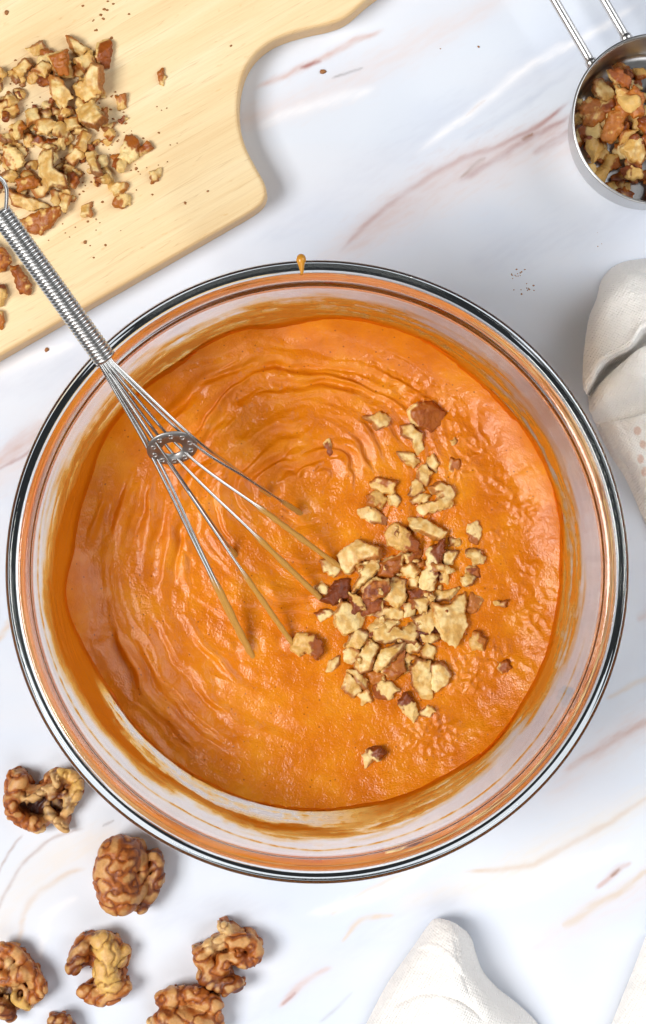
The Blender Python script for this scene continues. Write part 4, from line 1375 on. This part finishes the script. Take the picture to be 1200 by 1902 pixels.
pc = [
    ("f", "small dull walnut bit against the cup's left wall", [(750, 650), (790, 625), (810, 690), (755, 725)]),
    ("m", "dull tan walnut piece low at the cup's left", [(770, 870), (810, 735), (855, 760), (850, 830), (790, 890)]),
    ("f", "tiny tan walnut bit at the cup's upper left wall", [(790, 570), (820, 545), (835, 590), (800, 610)]),
    ("f", "tan walnut chip between the pale and amber pieces near the cup's top", [(1040, 510), (1110, 550), (1080, 590), (1045, 570)]),
    ("m", "dull walnut piece at the cup's lower left wall", [(800, 1010), (890, 1020), (905, 1130), (850, 1110)]),
    ("f", "dull oblong walnut piece near the cup's bottom rim", [(985, 1140), (1040, 1110), (1065, 1150), (1020, 1230), (980, 1200)]),
    ("m", "grey tan walnut chip in the cup's lower part", [(1080, 1090), (1150, 1110), (1140, 1170), (1090, 1170)]),
    ("a", "brown tan walnut lump lowest in the cup", [(1040, 1200), (1100, 1180), (1160, 1220), (1130, 1280), (1050, 1260)]),
    ("d", "dark brown walnut bit in the middle of the cup", [(1090, 720), (1160, 700), (1180, 750), (1110, 770)]),
    ("m", "half brown walnut piece left of the cup's centre", [(855, 830), (900, 770), (960, 800), (970, 880), (900, 975), (880, 900)]),
    ("a", "long amber walnut piece at the top of the cup", [(1040, 340), (1110, 320), (1160, 370), (1130, 425), (1080, 410)]),
    ("m", "cream edged walnut piece cut by the right edge at the cup's top", [(1160, 370), (1230, 350), (1280, 400), (1190, 430)]),
    ("b", "brown walnut piece under the long amber one in the cup", [(985, 400), (1060, 390), (1140, 470), (1120, 525), (1050, 490), (1000, 450)]),
    ("f", "pale pear shaped walnut piece at the cup's upper left", [(910, 460), (955, 432), (1035, 530), (1030, 585), (960, 575), (905, 530)]),
    ("a", "large round amber walnut piece at the cup's left", [(820, 640), (870, 560), (1000, 590), (1020, 620), (970, 700), (900, 750), (840, 730)]),
    ("a", "amber oval walnut piece in the middle of the cup", [(955, 800), (1000, 680), (1060, 630), (1105, 670), (1090, 760), (1030, 850), (970, 850)]),
    ("a", "upright amber walnut piece at the right edge of the photo in the cup", [(1115, 560), (1150, 515), (1210, 560), (1210, 690), (1150, 710), (1120, 650)]),
    ("m", "brown and cream walnut piece above the large pale one in the cup", [(1070, 780), (1200, 770), (1150, 820), (1080, 860)]),
    ("f", "large smooth pale walnut piece at the cup's right", [(1090, 900), (1130, 850), (1210, 835), (1240, 930), (1200, 1005), (1130, 970)]),
    ("m", "hook shaped tan walnut piece in the cup's lower left", [(910, 1060), (970, 1000), (990, 935), (1050, 930), (1085, 1000), (1010, 1030), (970, 1120), (915, 1120)]),
    ("m", "cream and brown walnut piece right of the hook shaped one in the cup", [(1070, 1030), (1140, 1010), (1210, 1040), (1210, 1090), (1130, 1100)]),
    ("m", "walnut piece cut by the right edge near the cup's upper middle", [(1150, 430), (1230, 440), (1230, 490), (1160, 480)]),
]
for i, (kd, lb, pl) in enumerate(pc):
    place_poly("walnut_piece", zp(Z4, pl), 0.03, CUP_HEAP, kd, 330 + i, lb, "walnut piece", GC, tilt=16, q=50, grow=1.06, sink=0.1, keep=(np.array(CC[:2]), CR_ - 0.0036))


# ------------------------------------------------------------------ whisk
def build_whisk():
    root = empty("whisk")
    H1 = np.array(W(196, 668, 0.1285)); H0 = np.array(W(-2, 392, 0.158))
    axd = (H1 - H0); Lh = np.linalg.norm(axd); axd /= Lh
    root.location = tuple(H1)
    tag(root, "steel wire whisk with coiled handle resting in the batter bowl", "whisk")
    def loc(P): return np.asarray(P, float) - H1
    # core and coil
    nx = np.cross(axd, [0, 0, 1]); nx /= np.linalg.norm(nx); ny = np.cross(nx, axd)
    V, Fc = tube(loc([H0, H1]), 0.0036, 18)
    hd = obj("handle", mesh_from("handle", V, Fc), M_STEEL, root)
    turns = 46; nn = turns * 22
    t = np.linspace(0, 1, nn); a = t * turns * 2 * np.pi
    rad = 0.0041
    P = H0 + t[:, None] * (H1 - H0) + rad * (np.cos(a)[:, None] * nx + np.sin(a)[:, None] * ny)
    V, Fc = tube(loc(P), 0.00092, 8)
    obj("handle_coil", mesh_from("handle_coil", V, Fc), M_STEEL, hd)
    # hanging loop
    q = [H0 + axd * 0.004, np.array(W(11, 388, 0.1605)), np.array(W(12, 352, 0.165)), np.array(W(2, 332, 0.167)), np.array(W(-18, 326, 0.168)), np.array(W(-40, 345, 0.167)), np.array(W(-30, 372, 0.1635)), H0 + axd * 0.003]
    V, Fc = tube(loc(catmull(q, 50)), 0.00085, 10)
    obj("hanging_loop", mesh_from("hanging_loop", V, Fc), M_STEEL, root)
    # disc
    D = np.array(W(320, 832, 0.104))
    major = np.array([0.97, 0.20, 0.03]); major /= np.linalg.norm(major)
    nrm = axd - major * axd.dot(major); nrm /= np.linalg.norm(nrm)
    # tip the disc so that it shows about half open
    minor = np.cross(nrm, major)
    tip = np.array([-0.20 * 0.6, 0.6, 0.0]); tip = np.array([-0.12, 0.59, 0.80]); tip -= major * tip.dot(major); tip /= np.linalg.norm(tip)
    minor = tip; nrm = np.cross(major, minor)
    Ro, Ri = 0.0112, 0.0046
    n = 72; a = np.linspace(0, 2 * np.pi, n, endpoint=False)
    rows = []
    th = 0.0005
    for rr, s in ((Ri, -1), (Ri, 1), (Ro - 0.0004, 1), (Ro, 0.4), (Ro, -0.4), (Ro - 0.0004, -1), (Ri, -1)):
        rows.append(D + rr * (np.cos(a)[:, None] * major + np.sin(a)[:, None] * minor) + s * th * nrm)
    disc = mesh_from("spacer_disc", loc(np.vstack(rows)), grid_faces(n, len(rows), True))
    do = obj("spacer_disc", disc, M_DISC, root)
    # small round holes, seen as dark recessed eyelets
    for k in range(10):
        an = 2 * np.pi * k / 10 + 0.2
        c = D + 0.0084 * (math.cos(an) * major + math.sin(an) * minor)
        aa = np.linspace(0, 2 * np.pi, 17)
        V, Fc = tube(loc(c + 0.0011 * (np.cos(aa)[:, None] * major + np.sin(aa)[:, None] * minor) + 0.0006 * nrm), 0.0002, 6, False)
        obj("eyelet", mesh_from("eyelet", V, Fc), M_STEEL, do)
    def ring(px, py):
        """point of the disc plane under a photograph pixel"""
        z = 0.104
        for _ in range(12):
            p = np.array(W(px, py, z))
            # solve for z on the plane through D
            z = D[2] - ((p[0] - D[0]) * nrm[0] + (p[1] - D[1]) * nrm[1]) / nrm[2]
        return np.array(W(px, py, z))
    def surf(px, py, dz=0.0):
        p = W(px, py, ZP)
        return np.array([p[0], p[1], float(batter_height(np.array([p[0]]), np.array([p[1]]))[0]) + dz])
    # each wire: start at handle, pixel on disc, pixel where it meets the batter, coated from fraction
    start = [(-12, 4), (-8, 6), (-4, 2), (2, 6), (6, 2), (10, 0), (14, -4), (17, -8)]
    wires = [
        ((185, 676), (283, 850), (459, 1203), 0.60),
        ((189, 680), (293, 853), (464, 1207), 0.62),
        ((194, 682), (312, 858), (541, 1192), 0.58),
        ((199, 682), (330, 852), (596, 1112), 0.52),
        ((204, 680), (344, 840), (630, 1052), 0.45),
        ((207, 676), (358, 822), (556, 952), 0.80),
        ((209, 672), (352, 806), (500, 918), 0.85),
        ((192, 676), (290, 822), (436, 1030), 0.90),
    ]
    for (sp, rp, bp_, cf) in wires:
        A = np.array(W(sp[0], sp[1], 0.1275)); B = ring(*rp); C = surf(bp_[0], bp_[1], 0.0)
        d1 = (C - B)
        # gentle outward bow between disc and batter, then on below the surface
        m1 = B + d1 * 0.5 + np.array([0, 0, 0.004])
        E = C + d1 / np.linalg.norm(d1) * 0.014 + np.array([0, 0, -0.010])
        P = np.vstack([np.linspace(A - axd * 0.006, A, 3)[:-1], catmull([A, B, m1, C, E], 70)])
        cen = (np.arange(len(P)) - 2) / 69.0
        tt = np.clip((cen * 4 - 1) / 2, 0, 1)
        on = sstep(cf - 0.03, cf + 0.05, tt)
        rad = 0.00074 + on * (0.0004 + 0.0006 * np.abs(np.array([perlin(np.array([i * 0.35]), np.array([sp[0] * 1.7]))[0] for i in range(len(P))])))
        V, Fc = tube(loc(P), rad, 10)
        o = obj("wire", mesh_from("wire", V, Fc, attrs={"coat": np.repeat(on, 10)}), M_WIRE, root)


build_whisk()


# ------------------------------------------------------------------ cloth napkins
def cloth(name, rows, nu, nv, label, cat="napkin", dots=None, creases=(), thick=0.0011, wr=0.0020, seed=0):
    """rows: list of curves [(px,py,z mm)], lofted with splines both ways"""
    R = [catmull([(x, y, z) for x, y, z in row], nu) for row in rows]
    R = np.array(R)                                   # rows, nu, 3
    G = np.stack([catmull(R[:, i], nv) for i in range(nu)], 1)   # nv, nu, 3
    z = np.maximum(G[..., 2] * 0.001, 0.0012)
    k = (1 - z) / F
    X = (G[..., 0] - 600) * k; Y = (951 - G[..., 1]) * k
    U, Vv = np.meshgrid(np.linspace(0, nu / 40, nu), np.linspace(0, nv / 40, nv))
    z = z + wr * fbm(U * 1.3 + seed, Vv * 1.3, o=3) * sstep(0.001, 0.006, z)
    for pl, amp, wd in creases:          # pressed fold lines: one side sits higher, with a narrow valley
        P = catmull(pl, 30); best = np.full(z.shape, 1e9); side = np.zeros(z.shape); tt = np.zeros(z.shape)
        for i in range(len(P) - 1):
            a, b = P[i], P[i + 1]; ab = b - a
            t = ((G[..., 0] - a[0]) * ab[0] + (G[..., 1] - a[1]) * ab[1]) / ab.dot(ab)
            tc = np.clip(t, 0, 1)
            ex, ey = G[..., 0] - a[0] - tc * ab[0], G[..., 1] - a[1] - tc * ab[1]
            d = np.hypot(ex, ey); m_ = d < best
            best[m_] = d[m_]; side[m_] = np.sign(ab[0] * ey - ab[1] * ex)[m_]; tt[m_] = (i + tc[m_]) / (len(P) - 1)
        fade = sstep(0, 0.15, tt) * sstep(0, 0.15, 1 - tt)
        sd = side * best
        z = z + amp * 0.001 * fade * (sstep(-2, 3, sd) * np.exp(-np.maximum(sd, 0) / (wd * 4)) - 0.6 * np.exp(-(sd / wd) ** 2))
    z = np.maximum(z, 0.0012)
    V = np.stack([X, Y, z], -1).reshape(-1, 3)
    C = np.empty((len(V), 3)); C[:] = lin(252, 248, 243)
    if dots is not None:
        PXv, PYv = G[..., 0].ravel(), G[..., 1].ravel()
        vrow = np.repeat(np.linspace(0, len(rows) - 1, nv), nu)
        for (dx, dy, rx, ry, lo) in dots:
            e = ((PXv - dx) / rx) ** 2 + ((PYv - dy) / ry) ** 2
            kk = (1 - sstep(0.6, 1.2, e)) * (vrow > lo)
            C = C * (1 - 0.75 * kk[:, None]) + lin(226, 190, 172) * 0.75 * kk[:, None]
    me = mesh_from(name, V, grid_faces(nu, nv), C)
    o = obj(name, me, M_CLOTH)
    m = o.modifiers.new("thickness", 'SOLIDIFY'); m.thickness = thick; m.offset = -1
    tag(o, label, cat)
    return o


# napkin at the right: an accordion of folds, each row runs from its left tip to beyond the frame
cloth("napkin", [
    [(1112, 560, 1), (1122, 520, 1), (1150, 494, 1), (1200, 484, 1), (1290, 478, 1), (1400, 480, 1)],
    [(1098, 590, 14), (1126, 540, 20), (1160, 510, 24), (1210, 500, 26), (1290, 495, 26), (1400, 497, 24)],
    [(1090, 640, 22), (1122, 575, 34), (1165, 545, 38), (1215, 545, 40), (1290, 545, 38), (1400, 545, 34)],
    [(1086, 690, 24), (1112, 660, 36), (1165, 632, 44), (1202, 592, 47), (1290, 585, 44), (1400, 590, 38)],
    [(1087, 728, 22), (1120, 668, 35), (1168, 640, 42), (1206, 604, 44), (1290, 600, 42), (1400, 600, 36)],
    [(1092, 735, 8), (1125, 690, 8), (1170, 660, 8), (1212, 620, 8), (1290, 615, 8), (1400, 615, 8)],
    [(1094, 742, 12), (1130, 725, 12), (1175, 690, 12), (1215, 655, 12), (1290, 650, 12), (1400, 650, 12)],
    [(1097, 750, 20), (1118, 716, 28), (1160, 676, 34), (1205, 646, 36), (1290, 640, 34), (1400, 640, 30)],
    [(1098, 764, 22), (1122, 745, 30), (1165, 715, 36), (1210, 700, 38), (1290, 690, 34), (1400, 690, 30)],
    [(1105, 780, 14), (1132, 782, 18), (1165, 778, 20), (1210, 768, 20), (1290, 760, 20), (1400, 760, 20)],
    [(1122, 796, 16), (1140, 792, 22), (1168, 784, 26), (1210, 772, 28), (1290, 765, 26), (1400, 765, 22)],
    [(1142, 835, 12), (1158, 835, 18), (1180, 825, 22), (1215, 815, 23), (1290, 810, 22), (1400, 810, 20)],
    [(1170, 868, 6), (1182, 880, 12), (1200, 890, 14), (1230, 885, 14), (1290, 880, 14), (1400, 880, 12)],
    [(1190, 930, 1), (1205, 950, 2), (1222, 975, 2), (1250, 1000, 2), (1310, 1010, 2), (1400, 1010, 2)],
], 110, 230, "folded off white cotton napkin with pink dots at the right edge",
    dots=[(1184, 798, 7, 8, 9.5), (1194, 824, 6, 8, 9.5), (1189, 851, 6, 8, 9.5), (1197, 874, 6, 8, 9.5), (1216, 806, 7, 8, 9.5), (1222, 840, 7, 8, 9.5), (1250, 800, 7, 8, 9.5), (1255, 850, 7, 8, 9.5)], seed=3)
# the layer of the same napkin lying under, seen along the bowl
cloth("napkin", [
    [(1098, 745, 1), (1100, 770, 1), (1118, 815, 1), (1140, 855, 1), (1165, 895, 1), (1200, 975, 1), (1225, 1040, 1)],
    [(1112, 742, 8), (1114, 772, 8), (1132, 812, 7), (1152, 850, 6), (1178, 890, 5), (1212, 970, 4), (1240, 1035, 3)],
    [(1150, 740, 9), (1150, 775, 9), (1165, 805, 9), (1185, 845, 8), (1205, 880, 7), (1240, 955, 5), (1270, 1020, 4)],
    [(1300, 740, 3), (1300, 775, 3), (1300, 805, 3), (1300, 845, 3), (1310, 880, 3), (1320, 940, 3), (1330, 1000, 3)],
], 90, 60, "lower beige napkin layer lying on the table under the dotted napkin", seed=8)
# napkin at the bottom
cloth("napkin", [
    [(660, 1960, 1), (672, 1925, 1), (690, 1890, 1), (718, 1836, 1), (752, 1786, 1), (778, 1750, 1), (796, 1724, 2), (806, 1712, 4), (816, 1709, 6)],
    [(690, 1970, 12), (702, 1930, 13), (718, 1890, 14), (742, 1838, 14), (770, 1792, 14), (792, 1756, 14), (808, 1730, 13), (815, 1716, 11), (824, 1711, 9)],
    [(760, 1980, 24), (766, 1940, 25), (778, 1896, 25), (796, 1846, 24), (812, 1802, 23), (822, 1766, 22), (830, 1740, 20), (832, 1724, 16), (834, 1714, 11)],
    [(840, 1985, 27), (842, 1945, 28), (846, 1900, 28), (848, 1856, 27), (848, 1812, 26), (848, 1780, 24), (848, 1752, 20), (846, 1732, 16), (842, 1717, 10)],
    [(920, 1985, 24), (914, 1945, 25), (906, 1905, 25), (894, 1866, 24), (878, 1828, 22), (866, 1794, 20), (862, 1764, 16), (858, 1740, 12), (850, 1722, 8)],
    [(990, 1980, 14), (976, 1945, 15), (958, 1905, 15), (932, 1868, 14), (904, 1836, 13), (884, 1802, 11), (874, 1768, 9), (868, 1744, 7), (857, 1728, 5)],
    [(1040, 1975, 1), (1020, 1940, 1), (994, 1900, 1), (958, 1866, 1), (922, 1838, 1), (894, 1806, 1), (880, 1770, 1), (874, 1748, 1), (864, 1732, 1)],
], 150, 150, "white napkin with a rounded peak at the bottom edge of the photo", seed=5,
    creases=[([(770, 1764), (800, 1758), (825, 1768), (846, 1790), (862, 1818)], -2.6, 4), ([(720, 1880), (790, 1850), (850, 1862), (900, 1900)], 1.5, 9), ([(840, 1740), (850, 1800), (870, 1850)], 1.0, 8)])
cloth("napkin", [
    [(1110, 1980, 1), (1128, 1930, 1), (1146, 1886, 1), (1162, 1846, 1), (1178, 1806, 1), (1192, 1768, 1), (1204, 1735, 1)],
    [(1128, 1985, 10), (1144, 1938, 11), (1162, 1892, 12), (1178, 1850, 12), (1194, 1812, 11), (1206, 1776, 10), (1214, 1745, 8)],
    [(1190, 2000, 18), (1200, 1950, 20), (1216, 1905, 20), (1230, 1860, 20), (1240, 1822, 18), (1246, 1790, 15), (1244, 1760, 11)],
    [(1300, 2010, 14), (1306, 1960, 15), (1312, 1915, 15), (1316, 1870, 14), (1312, 1832, 12), (1302, 1800, 9), (1284, 1776, 6)],
    [(1380, 2010, 1), (1384, 1960, 1), (1386, 1915, 1), (1380, 1870, 1), (1366, 1832, 1), (1342, 1800, 1), (1310, 1776, 1)],
], 80, 80, "edge of a white napkin in the bottom right corner", seed=6)


# ------------------------------------------------------------------ crumbs
def crumb_mesh(seed, flat=0.55):
    r = np.random.default_rng(seed)
    V = []; n = 8
    for k, (z, s) in enumerate(((0, 0.75), (0.35, 1.0), (0.8, 0.6))):
        for i in range(n):
            a = 2 * np.pi * i / n
            V.append((math.cos(a) * s * r.uniform(0.7, 1.2), math.sin(a) * s * r.uniform(0.7, 1.2), z * flat * 2))
    Fc = [list(map(int, f)) for f in grid_faces(n, 3, True)] + [list(range(n))[::-1], list(range(2 * n, 3 * n))]
    return mesh_from("walnut_crumb", V, Fc)


CM = [crumb_mesh(i) for i in range(5)]
for m_ in CM:
    m_.materials.append(M_CRUMB)
crumbs = [  # px, py, z, radius px, label
    (600, 133, 0, 6, "brown crumb on the marble between board and cup"),
    (87, 649, 0, 5, "brown crumb on the marble just below the cutting board"),
    (889, 87, 0, 2.5, "tiny brown crumb on the marble left of the cup handle"),
    (158, 450, ZB, 4, "brown crumb on the board right of the whisk handle"),
    (344, 377, ZB, 3, "tiny crumb on the board near its corner, the left one"),
    (386, 355, ZB, 2.5, "tiny crumb on the board nearest its rounded corner"),
    (253, 313, ZB, 3.5, "brown crumb on the board just above the yellow flake"),
    (192, 35, ZB, 3, "dark crumb on the board above the walnut pile"),
    (42, 157, ZB, 7, "brown nut crumb on the board left of the pile's top"),
    (25, 187, ZB, 6, "dark nut crumb near the left edge of the board pile"),
    (429, 85, ZB, 2.5, "tiny dark crumb on the board beside its curved shoulder"),
    (12, 23, ZB, 5, "tan crumb in the board's top left corner"),
    (230, 218, ZB, 3.5, "brown crumb just off the pile's right side"),
]
for i, (x, y, z, rp, lb) in enumerate(crumbs):
    o = obj("walnut_crumb", CM[i % 5])
    w = W(x, y, z); s = rp / F
    o.location = (w[0], w[1], z); o.scale = (s, s * 0.8, s * 0.8); o.rotation_euler = (0, 0, i * 1.3)
    tag(o, lb, "crumb", "crumbs")


def dust(name, spots, label, seed):
    """spots: (px, py, z, spread px, count, size px)"""
    r = np.random.default_rng(seed)
    V = []; Fc = []
    for (x, y, z, sp, n, s) in spots:
        for _ in range(n):
            a, b = r.normal(0, sp, 2)
            w = W(x + a, y + b, z); q = s * r.uniform(0.5, 1.2) / F
            i0 = len(V); an = r.uniform(0, 6.28)
            for k in range(5):
                t = an + 2 * np.pi * k / 5
                V.append((w[0] + q * math.cos(t) * r.uniform(0.6, 1.3), w[1] + q * math.sin(t) * r.uniform(0.5, 1.0), z + 0.0001))
            V.append((w[0], w[1], z + q * 0.9))
            Fc += [[i0 + k, i0 + (k + 1) % 5, i0 + 5] for k in range(5)]
    o = obj(name, mesh_from(name, V, Fc, smooth=False), M_CRUMB)
    o["kind"] = "stuff"; o["label"] = label; o["category"] = "crumbs"


dust("spice_specks", [(960, 507, 0, 7, 12, 2.2), (976, 538, 0, 8, 10, 2.2), (820, 90, 0, 3, 1, 2), (1110, 452, 0, 12, 3, 1.4)], "sprinkle of brown spice specks on the marble above the bowl", 1)
dust("nut_dust", [(150, 250, ZB, 70, 90, 2.6), (90, 330, ZB, 70, 60, 2.6), (250, 280, ZB, 40, 25, 2.4), (130, 430, ZB, 30, 10, 2.2), (200, 20, ZB, 25, 14, 3.0), (20, 140, ZB, 20, 12, 2.4)], "fine nut dust scattered over the cutting board round the pile", 2)
